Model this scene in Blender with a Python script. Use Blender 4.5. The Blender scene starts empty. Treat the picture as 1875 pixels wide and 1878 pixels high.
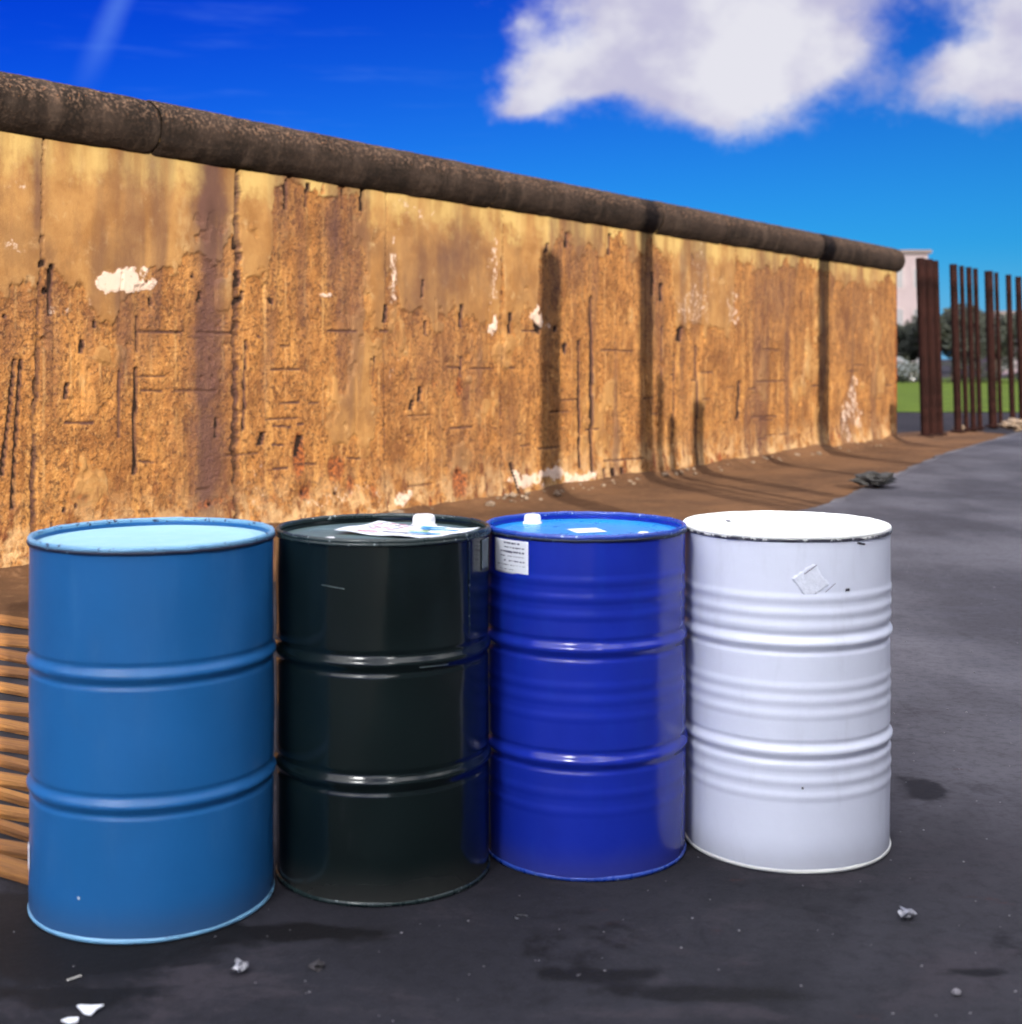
import bpy, bmesh, math, random
import numpy as np
from mathutils import Vector, Matrix, noise as mnoise
R = math.radians
random.seed(7)
sc = bpy.context.scene
col = sc.collection

# ------------------------------------------------------------------ camera
CAM_H, PITCH = 1.338, 0.0
cam_d = bpy.data.cameras.new("camera"); cam = bpy.data.objects.new("camera", cam_d); col.objects.link(cam)
cam_d.sensor_fit = 'HORIZONTAL'; cam_d.sensor_width = 36; cam_d.lens = 36 * 2506 / 1875; cam_d.shift_y = -(939 - 655) / 1875
cam.location = (0, 0, CAM_H); cam.rotation_euler = (math.pi / 2 - PITCH, 0, 0)
cam_d.clip_end = 2000; cam_d.clip_start = .05
cam_d.dof.use_dof = True; cam_d.dof.focus_distance = 4.9; cam_d.dof.aperture_fstop = 3.0
sc.camera = cam

# ------------------------------------------------------------------ sun and exposure
SUN_H = Vector((.340, -.940, 0)).normalized()      # horizontal direction towards the sun
SUN_EL = R(20)
sun_d = bpy.data.lights.new("sun", 'SUN'); sun_d.energy = 5.0; sun_d.angle = R(.35); sun_d.color = (1, .90, .74)
sun = bpy.data.objects.new("sun", sun_d); col.objects.link(sun)
sdir = Vector((SUN_H.x * math.cos(SUN_EL), SUN_H.y * math.cos(SUN_EL), math.sin(SUN_EL)))
sun.rotation_euler = sdir.to_track_quat('Z', 'Y').to_euler()
sun.location = (5, -10, 12)
sc.view_settings.view_transform = 'Standard'; sc.view_settings.look = 'None'
sc.view_settings.gamma = 1; sc.view_settings.exposure = 1.25

# ------------------------------------------------------------------ node helpers
class NT:
    def __init__(s, tree): s.t = tree; s.n = tree.nodes; s.l = tree.links
    def node(s, ty, **kw):
        nd = s.n.new(ty)
        for k, v in kw.items(): setattr(nd, k, v)
        return nd
    def put(s, sock, v):
        if hasattr(v, 'node'): s.l.new(v, sock)
        else:
            if isinstance(v, (tuple, list)) and len(v) == 3 and len(sock.default_value) == 4: v = (*v, 1)
            sock.default_value = v
    def math(s, op, a, b=0., c=0., clamp=False):
        nd = s.node('ShaderNodeMath', operation=op, use_clamp=clamp)
        s.put(nd.inputs[0], a); s.put(nd.inputs[1], b); s.put(nd.inputs[2], c)
        return nd.outputs[0]
    def noise(s, vec, scale, detail=4, rough=.55, dist=0., col=False):
        nd = s.node('ShaderNodeTexNoise')
        if vec is not None: s.put(nd.inputs['Vector'], vec)
        nd.inputs['Scale'].default_value = scale; nd.inputs['Detail'].default_value = detail
        nd.inputs['Roughness'].default_value = rough; nd.inputs['Distortion'].default_value = dist
        return nd.outputs[1 if col else 0]
    def voro(s, vec, scale, feature='F1', out=0):
        nd = s.node('ShaderNodeTexVoronoi', feature=feature)
        if vec is not None: s.put(nd.inputs['Vector'], vec)
        nd.inputs['Scale'].default_value = scale
        return nd.outputs[out]
    def ss(s, v, lo, hi, a=0., b=1.):
        nd = s.node('ShaderNodeMapRange', interpolation_type='SMOOTHSTEP')
        s.put(nd.inputs[0], v); s.put(nd.inputs[1], lo); s.put(nd.inputs[2], hi); s.put(nd.inputs[3], a); s.put(nd.inputs[4], b)
        return nd.outputs[0]
    def mix(s, f, a, b, mode='MIX'):
        nd = s.node('ShaderNodeMix', data_type='RGBA', blend_type=mode)
        s.put(nd.inputs[0], f); s.put(nd.inputs[6], a); s.put(nd.inputs[7], b)
        return nd.outputs[2]
    def map(s, vec, scale=(1, 1, 1), loc=(0, 0, 0), rot=(0, 0, 0)):
        nd = s.node('ShaderNodeMapping'); s.put(nd.inputs[0], vec)
        nd.inputs['Location'].default_value = loc; nd.inputs['Scale'].default_value = scale; nd.inputs['Rotation'].default_value = rot
        return nd.outputs[0]
    def comb(s, x, y, z=0.):
        nd = s.node('ShaderNodeCombineXYZ'); s.put(nd.inputs[0], x); s.put(nd.inputs[1], y); s.put(nd.inputs[2], z); return nd.outputs[0]
    def sep(s, v):
        nd = s.node('ShaderNodeSeparateXYZ'); s.put(nd.inputs[0], v); return nd.outputs
    def bump(s, h, strength=.5, dist=.01, nrm=None):
        nd = s.node('ShaderNodeBump'); s.put(nd.inputs['Height'], h); nd.inputs['Strength'].default_value = strength
        nd.inputs['Distance'].default_value = dist
        if nrm: s.put(nd.inputs['Normal'], nrm)
        return nd.outputs[0]

def mat(name):
    m = bpy.data.materials.new(name); m.use_nodes = True
    g = NT(m.node_tree); b = g.n['Principled BSDF']
    return m, g, b
def objc(g): return g.node('ShaderNodeTexCoord').outputs['Object']
def geo(g): return g.node('ShaderNodeNewGeometry').outputs['Position']

# ------------------------------------------------------------------ world: Nishita sky with clouds
w = bpy.data.worlds.new("World"); sc.world = w; w.use_nodes = True
g = NT(w.node_tree); bg = g.n['Background']
BGS = .10
bg.inputs[1].default_value = BGS
sky = g.node('ShaderNodeTexSky', sky_type='NISHITA', sun_disc=False)
sky.sun_elevation = SUN_EL; sky.sun_rotation = math.atan2(sdir.x, sdir.y)
sky.air_density = 1.0; sky.dust_density = .1; sky.ozone_density = 3.0
dirv = g.node('ShaderNodeTexCoord').outputs['Generated']
x, y, z = g.sep(dirv)
az = g.math('ARCTAN2', x, y); el = g.math('ARCSINE', z)
# the deep, saturated blue of the sky, paler and greener towards the horizon
skyc = g.mix(1.0, sky.outputs[0], (.55, .95, 1.25), 'MULTIPLY')
deep = g.ss(g.math('SUBTRACT', el, g.math('MULTIPLY', az, .22)), -.03, .36)
tint = g.mix(deep, (.05, .235, .36), (.002, .050, .34))
skyc = g.mix(1.0, skyc, tint, 'MULTIPLY')
skyc = g.mix(g.math('MULTIPLY', g.ss(el, .085, -.01), .55), skyc, (1.1, 2.1, 3.9))
p2 = g.comb(az, el)
warp = g.noise(g.map(p2, (1, 1.25, 1)), 9, 5, .62, col=True)
wx, wy, wz = g.sep(warp)
wa = g.math('ADD', az, g.math('MULTIPLY', g.math('SUBTRACT', wx, .5), .085))
we = g.math('ADD', el, g.math('MULTIPLY', g.math('SUBTRACT', wy, .5), .055))
def blobs(lst):
    tot = None
    for (a, e, ra, re_, k) in lst:
        da = g.math('DIVIDE', g.math('SUBTRACT', wa, a), ra); de = g.math('DIVIDE', g.math('SUBTRACT', we, e), re_)
        d = g.math('ADD', g.math('MULTIPLY', da, da), g.math('MULTIPLY', de, de))
        v = g.math('MULTIPLY', g.math('EXPONENT', g.math('MULTIPLY', d, -1.0)), k)
        tot = v if tot is None else g.math('ADD', tot, v)
    return tot
def A(px): return (px - 937.5) / 2506
def E(py): return (655 - py) / 2506
CL = [(A(1250), E(60), .075, .045, 1.2), (A(1380), E(50), .068, .048, 1.2), (A(1340), E(175), .048, .028, 1.0), (A(1110), E(125), .055, .020, .75), (A(1030), E(150), .035, .016, .6), (A(950), E(200), .022, .010, .5),
      (A(965), E(185), .028, .018, .65), (A(965), E(60), .014, .018, .42), (A(1500), E(125), .028, .014, .40), (A(1320), E(-60), .10, .05, 1.2),
      (A(1775), E(190), .062, .022, 1.05), (A(1880), E(140), .05, .04, .8), (A(1870), E(60), .036, .05, 1.0), (A(1700), E(0), .035, .022, .5)]
cv = blobs(CL)
fine = g.noise(g.map(p2, (1, 1.2, 1)), 22, 8, .68)
cv = g.math('ADD', cv, g.math('MULTIPLY', g.math('SUBTRACT', fine, .5), 1.0))
cm1 = g.ss(cv, .16, 1.06)
# thin streaks and an old contrail on the left
st = g.noise(g.map(p2, (3, 26, 1), rot=(0, 0, R(-8))), 2.2, 4, .6)
cst = g.math('MULTIPLY', g.math('MULTIPLY', g.ss(st, .50, .80), .05), g.ss(az, .02, -.10))
tr = g.math('ABSOLUTE', g.math('SUBTRACT', g.math('ADD', az, g.math('MULTIPLY', el, -.42)), A(225) - .42 * E(70)))
ctr = g.math('MULTIPLY', g.ss(g.math('ADD', tr, g.math('MULTIPLY', fine, .006)), .002, .017, 1, 0), .11)
ctr = g.math('MULTIPLY', ctr, g.ss(el, .17, .24))
# bright cloud cover added unseen overhead and behind, as fill light for the yard
n3 = g.noise(g.map(dirv, (1, 1, 1.6)), 2.3, 6, .55)
over = g.math('MULTIPLY', g.ss(n3, .36, .52), g.ss(g.math('SUBTRACT', g.math('MULTIPLY', z, 1.25), g.math('MULTIPLY', y, .35)), .42, .76))
shade = g.noise(g.map(p2, (1, 1.3, 1), loc=(.03, .02, 0)), 12, 5, .5)
cc = g.mix(g.ss(shade, .38, .62), (3.3, 3.28, 3.6), (2.3, 2.25, 3.0))
c = g.mix(g.math('ADD', cst, ctr), skyc, (2.2, 4.2, 6.5))
c = g.mix(cm1, c, cc)
c = g.mix(over, c, (12.0, 12.0, 12.5))
# two small bright spots added unseen behind the viewer to put glints on hoops
for (gx, gy, gz, cs_, st_) in ((-.35, -.75, .56, .9958, 340.), (.20, -.80, .57, .9972, 170.)):
    l_ = math.sqrt(gx * gx + gy * gy + gz * gz)
    dp = g.node('ShaderNodeVectorMath', operation='DOT_PRODUCT'); g.put(dp.inputs[0], dirv); dp.inputs[1].default_value = (gx / l_, gy / l_, gz / l_)
    k_ = g.ss(dp.outputs['Value'], cs_, cs_ + (1 - cs_) * .5)
    c = g.mix(k_, c, (st_, st_, st_ * .98))
g.l.new(c, bg.inputs[0])

# ------------------------------------------------------------------ object helpers
def link(name, me, m=None, parent=None, smooth=False):
    o = bpy.data.objects.new(name, me); col.objects.link(o)
    if m is not None:
        for mm in (m if isinstance(m, (list, tuple)) else [m]): me.materials.append(mm)
    if parent is not None: o.parent = parent
    if smooth: me.shade_smooth()
    return o
def from_bm(name, bm, m=None, parent=None, smooth=False):
    me = bpy.data.meshes.new(name); bm.to_mesh(me); bm.free()
    return link(name, me, m, parent, smooth)
def tag(o, label=None, cat=None, group=None, kind=None):
    if label: o['label'] = label
    if cat: o['category'] = cat
    if group: o['group'] = group
    if kind: o['kind'] = kind
    return o
def empty(name, loc=(0, 0, 0), rz=0.):
    o = bpy.data.objects.new(name, None); col.objects.link(o); o.location = loc; o.rotation_euler = (0, 0, rz); o.empty_display_size = .2
    return o
def box(bm, x0, x1, y0, y1, z0, z1, mi=0, mtx=None):
    vs = [bm.verts.new((X, Y, Z)) for X in (x0, x1) for Y in (y0, y1) for Z in (z0, z1)]
    if mtx is not None:
        for v in vs: v.co = mtx @ v.co
    for f in ((0, 1, 3, 2), (4, 6, 7, 5), (0, 4, 5, 1), (2, 3, 7, 6), (0, 2, 6, 4), (1, 5, 7, 3)):
        fc = bm.faces.new([vs[i] for i in f]); fc.material_index = mi
    return vs
def lathe(prof, n=96, closed=False):
    bm = bmesh.new(); rings = []
    for (r, z) in prof:
        if r < 1e-6: rings.append([bm.verts.new((0, 0, z))])
        else: rings.append([bm.verts.new((r * math.cos(2 * math.pi * i / n), r * math.sin(2 * math.pi * i / n), z)) for i in range(n)])
    pr = list(zip(rings[:-1], rings[1:])) + ([(rings[-1], rings[0])] if closed else [])
    for a, b in pr:
        for i in range(n):
            j = (i + 1) % n
            if len(a) == 1 and len(b) == 1: continue
            if len(a) == 1: bm.faces.new((a[0], b[j], b[i]))
            elif len(b) == 1: bm.faces.new((a[i], a[j], b[0]))
            else: bm.faces.new((a[i], a[j], b[j], b[i]))
    return bm
def grid_mesh(name, P, rgba=None):          # P: (nu, nv, 3) array
    nu, nv = P.shape[:2]
    idx = np.arange(nu * nv).reshape(nu, nv)
    q = np.stack([idx[:-1, :-1], idx[1:, :-1], idx[1:, 1:], idx[:-1, 1:]], -1).reshape(-1, 4)
    me = bpy.data.meshes.new(name)
    me.vertices.add(nu * nv); me.vertices.foreach_set('co', P.reshape(-1).astype(np.float32))
    me.loops.add(q.size); me.loops.foreach_set('vertex_index', q.reshape(-1).astype(np.int32))
    me.polygons.add(len(q)); me.polygons.foreach_set('loop_start', np.arange(0, q.size, 4, dtype=np.int32))
    me.update(calc_edges=True)
    if rgba is not None:
        at = me.attributes.new('mask', 'FLOAT_COLOR', 'POINT'); at.data.foreach_set('color', rgba.reshape(-1).astype(np.float32))
    return me
def vnoise(X, Y, seed=0):
    rs = np.random.RandomState(seed); T = rs.rand(512, 512).astype(np.float32)
    xi = np.floor(X).astype(int); yi = np.floor(Y).astype(int); fx = X - xi; fy = Y - yi
    fx = fx * fx * (3 - 2 * fx); fy = fy * fy * (3 - 2 * fy)
    a = T[xi % 512, yi % 512]; b = T[(xi + 1) % 512, yi % 512]; c_ = T[xi % 512, (yi + 1) % 512]; d = T[(xi + 1) % 512, (yi + 1) % 512]
    return (a * (1 - fx) + b * fx) * (1 - fy) + (c_ * (1 - fx) + d * fx) * fy
def fbm(X, Y, seed=0, o=4, gain=.5):
    s = 0; k = 1; t = 0
    for i in range(o):
        s = s + k * vnoise(X * 2 ** i + 17 * i, Y * 2 ** i + 31 * i, seed + i); t += k; k *= gain
    return s / t
def sstep(v, a, b):
    t = np.clip((v - a) / (b - a), 0, 1); return t * t * (3 - 2 * t)

JOINTS = [[0.28, 0.012], [1.978, 0.016], [3.663, 0.007], [5.372, 0.006], [8.161, 0.008], [10.451, 0.007], [12.934, 0.008]]
PIPEJ = [1.163, 5.126, 8.325, 9.987, 13.135]
PB = [[-0.0, 1.784], [0.232, 1.761], [0.312, 1.866], [0.394, 1.939], [0.497, 1.667], [0.732, 1.622], [0.977, 1.726], [1.102, 1.833], [1.282, 1.953], [1.503, 2.003], [1.619, 2.048], [1.707, 1.918], [1.945, 2.147], [1.989, 2.071], [2.043, 1.875], [2.319, 1.847], [2.347, 2.602], [2.691, 2.608], [3.386, 2.633], [3.441, 2.115], [3.495, 1.752], [3.635, 1.743], [3.691, 2.129], [3.893, 1.774], [4.346, 1.67], [4.929, 1.757], [5.031, 1.611], [5.274, 1.555], [5.363, 2.276], [5.48, 1.813], [5.918, 1.758], [5.996, 2.289], [6.192, 2.407], [6.546, 2.54], [6.703, 2.358], [7.026, 2.547], [7.248, 2.391], [7.476, 2.578], [8.074, 2.442], [8.198, 2.54], [8.74, 2.532], [8.847, 1.742], [10.325, 1.707], [10.483, 2.589], [11.274, 2.511], [12.895, 2.698], [13.135, 2.522], [14.417, 2.426], [16.364, 2.6], [18.041, 2.634]]
VS = [[2.493, 2.671, 2.493, 2.464, 0.015], [2.722, 2.674, 2.716, 2.501, 0.018], [3.146, 2.675, 3.146, 2.532, 0.01], [3.373, 2.698, 3.373, 2.53, 0.02], [0.381, 1.914, 0.377, 1.605, 0.014], [1.978, 2.683, 1.967, 2.128, 0.016], [1.069, 1.605, 1.069, 1.382, 0.012], [1.06, 1.261, 1.046, 0.561, 0.014], [0.918, 1.241, 0.918, 0.815, 0.009], [2.087, 1.454, 2.049, 0.809, 0.011], [1.796, 0.898, 1.791, 0.773, 0.013], [0.115, 1.321, 0.026, 0.619, 0.012], [0.161, 1.321, 0.095, 0.414, 0.012], [1.63, 1.795, 1.624, 1.733, 0.015], [0.619, 1.443, 0.611, 1.373, 0.017], [0.497, 1.165, 0.484, 1.078, 0.013], [3.537, 1.338, 3.53, 1.137, 0.01], [3.482, 1.316, 3.475, 1.138, 0.01], [6.993, 1.955, 6.993, 0.143, 0.027], [6.756, 1.504, 6.756, 0.215, 0.016], [5.498, 1.747, 5.498, 1.568, 0.023], [7.362, 2.628, 7.362, 2.421, 0.029], [6.495, 2.574, 6.495, 2.444, 0.026], [6.142, 2.447, 6.132, 2.345, 0.02], [8.982, 1.683, 8.955, 1.526, 0.048], [4.214, 1.643, 4.214, 1.54, 0.015], [4.169, 1.993, 4.153, 1.852, 0.015], [9.4, 1.466, 9.4, 0.038, 0.021], [5.526, 0.338, 5.627, 0.048, 0.023], [2.043, 1.815, 2.032, 1.747, 0.016], [8.847, 1.369, 8.82, 0.437, 0.02], [8.53, 1.674, 8.53, 1.063, 0.019], [4.729, 1.8, 4.721, 1.605, 0.021], [7.248, 0.171, 7.248, 0.057, 0.028], [7.419, 0.159, 7.419, 0.044, 0.029], [7.593, 0.159, 7.593, 0.043, 0.029], [10.578, 1.032, 10.546, 0.558, 0.04], [4.153, 1.081, 4.131, 0.965, 0.023], [4.041, 0.967, 4.018, 0.898, 0.026], [2.661, 0.732, 2.619, 0.588, 0.027], [2.25, 0.772, 2.222, 0.692, 0.023], [3.677, 1.767, 3.656, 1.631, 0.028], [4.746, 1.338, 4.729, 1.168, 0.016], [8.325, 2.276, 8.312, 2.033, 0.032], [8.517, 2.163, 8.504, 1.979, 0.032], [0.385, 0.292, 0.373, 0.156, 0.008], [0.714, 1.568, 0.714, 1.533, 0.009]]
HS = [[1.083, 1.51, 1.478, 1.512], [1.604, 1.514, 1.934, 1.511], [1.102, 1.114, 1.291, 1.107], [1.404, 1.108, 1.785, 1.097], [0.484, 0.919, 0.71, 0.913], [2.365, 0.823, 2.553, 0.807], [2.619, 0.825, 2.691, 0.822], [2.365, 0.501, 2.523, 0.498], [2.347, 0.686, 2.476, 0.671], [2.972, 1.544, 3.298, 1.544], [4.543, 1.252, 4.746, 1.241], [2.452, 0.988, 2.643, 0.991], [7.192, 1.417, 7.89, 1.403], [7.226, 0.252, 8.099, 0.233], [11.104, 1.025, 11.981, 1.026], [10.937, 0.578, 11.8, 0.561], [1.083, 0.639, 1.21, 0.623], [3.607, 1.554, 3.713, 1.555], [11.189, 0.534, 11.622, 0.517], [2.753, 0.98, 2.877, 0.985], [2.722, 0.519, 2.846, 0.502], [11.274, 1.443, 11.836, 1.432], [3.199, 0.532, 3.366, 0.513]]
HOLES = [[0.304, 1.906, 0.048, 0.048, 1], [0.332, 1.748, 0.032, 0.034, 1], [0.594, 1.418, 0.026, 0.035, 0.8], [1.186, 1.719, 0.028, 0.037, 0.8], [1.553, 1.929, 0.025, 0.038, 0.7], [2.336, 1.758, 0.035, 0.041, 0.9], [0.03, 1.587, 0.023, 0.02, 1], [2.21, 1.479, 0.028, 0.024, 0.8], [2.846, 1.707, 0.031, 0.017, 0.8], [6.495, 1.42, 0.082, 0.076, 0.8], [5.947, 1.628, 0.096, 0.074, 0.8], [6.291, 1.634, 0.08, 0.065, 0.7], [8.955, 1.607, 0.095, 0.1, 1], [2.0, 1.873, 0.033, 0.159, 1], [1.983, 1.556, 0.027, 0.079, 1], [1.945, 1.358, 0.022, 0.099, 0.8], [2.601, 0.643, 0.048, 0.083, 0.9], [2.691, 0.29, 0.061, 0.034, 0.8], [3.068, 0.259, 0.058, 0.03, 0.8], [4.705, 0.294, 0.049, 0.039, 0.8], [0.468, 0.352, 0.033, 0.028, 0.8], [0.568, 0.378, 0.025, 0.028, 0.8], [1.707, 0.294, 0.052, 0.023, 0.8], [9.329, 2.518, 0.085, 0.089, 0.6]]
WHITE = [[0.886, 1.852, 0.171, 0.072, 1], [1.0, 1.81, 0.138, 0.044, 1], [2.94, 1.825, 0.089, 0.017, 0.8], [5.195, 1.614, 0.096, 0.09, 1], [5.213, 2.117, 0.07, 0.402, 0.5], [5.947, 1.722, 0.135, 0.074, 1], [6.093, 0.18, 0.392, 0.074, 1], [6.703, 0.141, 0.317, 0.055, 0.9], [3.857, 0.148, 0.131, 0.064, 0.8], [5.526, 0.159, 0.274, 0.041, 0.6], [9.329, 1.944, 0.424, 0.16, 0.45], [3.784, 2.021, 0.05, 0.228, 0.6], [3.82, 1.178, 0.087, 0.228, 0.25], [0.076, 2.004, 0.115, 0.04, 0.5], [0.095, 2.389, 0.154, 0.067, 0.35], [3.93, 2.58, 0.22, 0.083, 0.4], [9.544, 2.338, 0.289, 0.323, 0.35], [14.53, 0.488, 0.41, 0.486, 0.6], [3.332, 0.259, 0.269, 0.079, 0.4], [2.877, 0.211, 0.251, 0.06, 0.4], [2.165, 0.374, 0.112, 0.161, 0.3], [10.451, 1.912, 0.158, 0.203, 0.5], [0.602, 1.671, 0.17, 0.056, 0.4], [8.847, 0.125, 0.269, 0.187, 0.3]]
STAIN = [[1.733, 2.249, 0.136, 0.504, 1.0], [1.707, 1.396, 0.156, 0.58, 0.9], [1.681, 0.624, 0.186, 0.424, 0.8], [3.081, 2.31, 0.13, 0.389, 0.7], [4.664, 2.185, 0.326, 0.291, 0.6], [4.191, 1.971, 0.381, 0.375, 0.45], [4.268, 1.409, 0.463, 0.424, 0.35], [0.28, 2.442, 0.04, 0.272, 0.8], [0.373, 1.526, 0.065, 0.343, 0.5], [5.526, 0.595, 0.182, 0.308, 0.3], [4.746, 0.437, 0.247, 0.292, 0.4], [6.093, 1.843, 0.196, 0.319, 0.3], [10.294, 1.974, 0.312, 0.402, 0.2], [11.622, 2.159, 0.708, 0.428, 0.5], [14.876, 2.118, 0.937, 0.739, 0.3], [8.325, 1.913, 0.203, 0.544, 0.5], [0.232, 1.659, 0.238, 0.135, 0.3], [0.076, 1.455, 0.154, 0.2, 0.3], [14.417, 1.781, 0.677, 0.322, 0.3], [2.365, 0.338, 0.046, 0.245, 0.2]]
RUST = [[2.631, 0.575, 0.085, 0.188, 1], [3.068, 0.445, 0.129, 0.129, 0.9], [3.252, 0.31, 0.093, 0.114, 0.7], [2.691, 0.29, 0.098, 0.067, 0.8], [4.705, 0.221, 0.147, 0.117, 0.9], [4.729, 1.046, 0.066, 0.117, 0.8], [4.519, 0.173, 0.16, 0.086, 0.5], [1.707, 0.306, 0.312, 0.054, 0.6], [0.56, 0.431, 0.211, 0.049, 0.6], [4.268, 0.254, 0.092, 0.113, 0.5], [0.232, 0.206, 0.159, 0.135, 0.4], [4.346, 1.101, 0.078, 0.047, 0.6], [7.362, 0.106, 0.228, 0.057, 0.5], [2.278, 0.284, 0.171, 0.065, 0.6], [11.274, 0.074, 1.029, 0.098, 0.4], [3.537, 0.243, 0.125, 0.098, 0.6]]
POSTS = [[17.982, -0.177, 3.007, 0.118], [18.372, -0.151, 3.005, 0.138], [18.774, -0.156, 3.003, 0.103], [19.879, -0.268, 2.999, 0.107], [20.394, -0.311, 2.997, 0.069], [20.855, -0.321, 2.996, 0.08], [21.293, -0.33, 2.994, 0.071], [22.207, -0.349, 2.99, 0.125], [22.765, -0.242, 2.987, 0.064], [23.683, -0.34, 2.984, 0.087], [24.473, -0.356, 2.981, 0.1], [25.349, -0.328, 2.977, 0.103], [26.17, -0.343, 2.974, 0.094]]
SHADOWPOSTS = [[0.399, 13.413, 2.328, 0.182], [1.496, 15.025, 3.3, 0.156], [1.675, 15.287, 1.124, 0.073], [1.844, 15.537, 0.656, 0.087], [2.21, 16.073, 0.78, 0.154], [3.296, 17.669, 0.034, 0.113], [4.434, 19.339, 3.3, 0.216], [6.113, 21.806, 0.555, 0.157]]
STRIPEBARS = [[-2.785, 7.69, -2.578, 7.118], [-2.578, 7.118, -2.384, 6.585], [-2.384, 6.585, -2.244, 6.196], [-2.244, 6.196, -2.134, 5.893], [-2.134, 5.893, -2.031, 5.608], [-2.031, 5.608, -1.915, 5.289], [-1.915, 5.289, -1.821, 5.027], [-1.821, 5.027, -1.727, 4.769], [-1.727, 4.769, -1.647, 4.549], [-1.647, 4.549, -1.579, 4.36], [-1.579, 4.36, -1.514, 4.181], [-1.514, 4.181, -1.465, 4.046], [-1.465, 4.046, -1.412, 3.9], [-1.412, 3.9, -1.362, 3.76], [-1.362, 3.76, -1.304, 3.602], [-1.304, 3.602, -1.257, 3.471]]
LITTER = {"scrap": [-0.863, 2.79], "scrap2": [-0.883, 2.742], "foil": [-0.589, 2.967], "leafc": [-0.427, 2.994], "ring": [0.025, 3.262], "clump": [0.942, 3.255], "clump2": [0.935, 2.866], "chunk": [3.724, 14.088], "stone": [9.029, 24.475], "peb": [0.312, 4.064], "a": [-0.94, 2.936], "b": [-0.922, 2.934]}
DARKP = [[0.192, 2.954], [0.1, 3.034], [0.307, 2.928], [1.002, 2.98], [1.274, 4.244], [1.237, 3.767], [-1.033, 3.09], [-0.545, 3.119]]

# ------------------------------------------------------------------ wall frame
P0 = Vector((-3.097, 8.279, 0)); U = Vector((.5628, .8266, 0)); N = Vector((.8266, -.5628, 0))
WROT = math.atan2(U.y, U.x)
def WL(s, d=0., z=0.): return P0 + U * s + N * d + Vector((0, 0, z))

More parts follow.
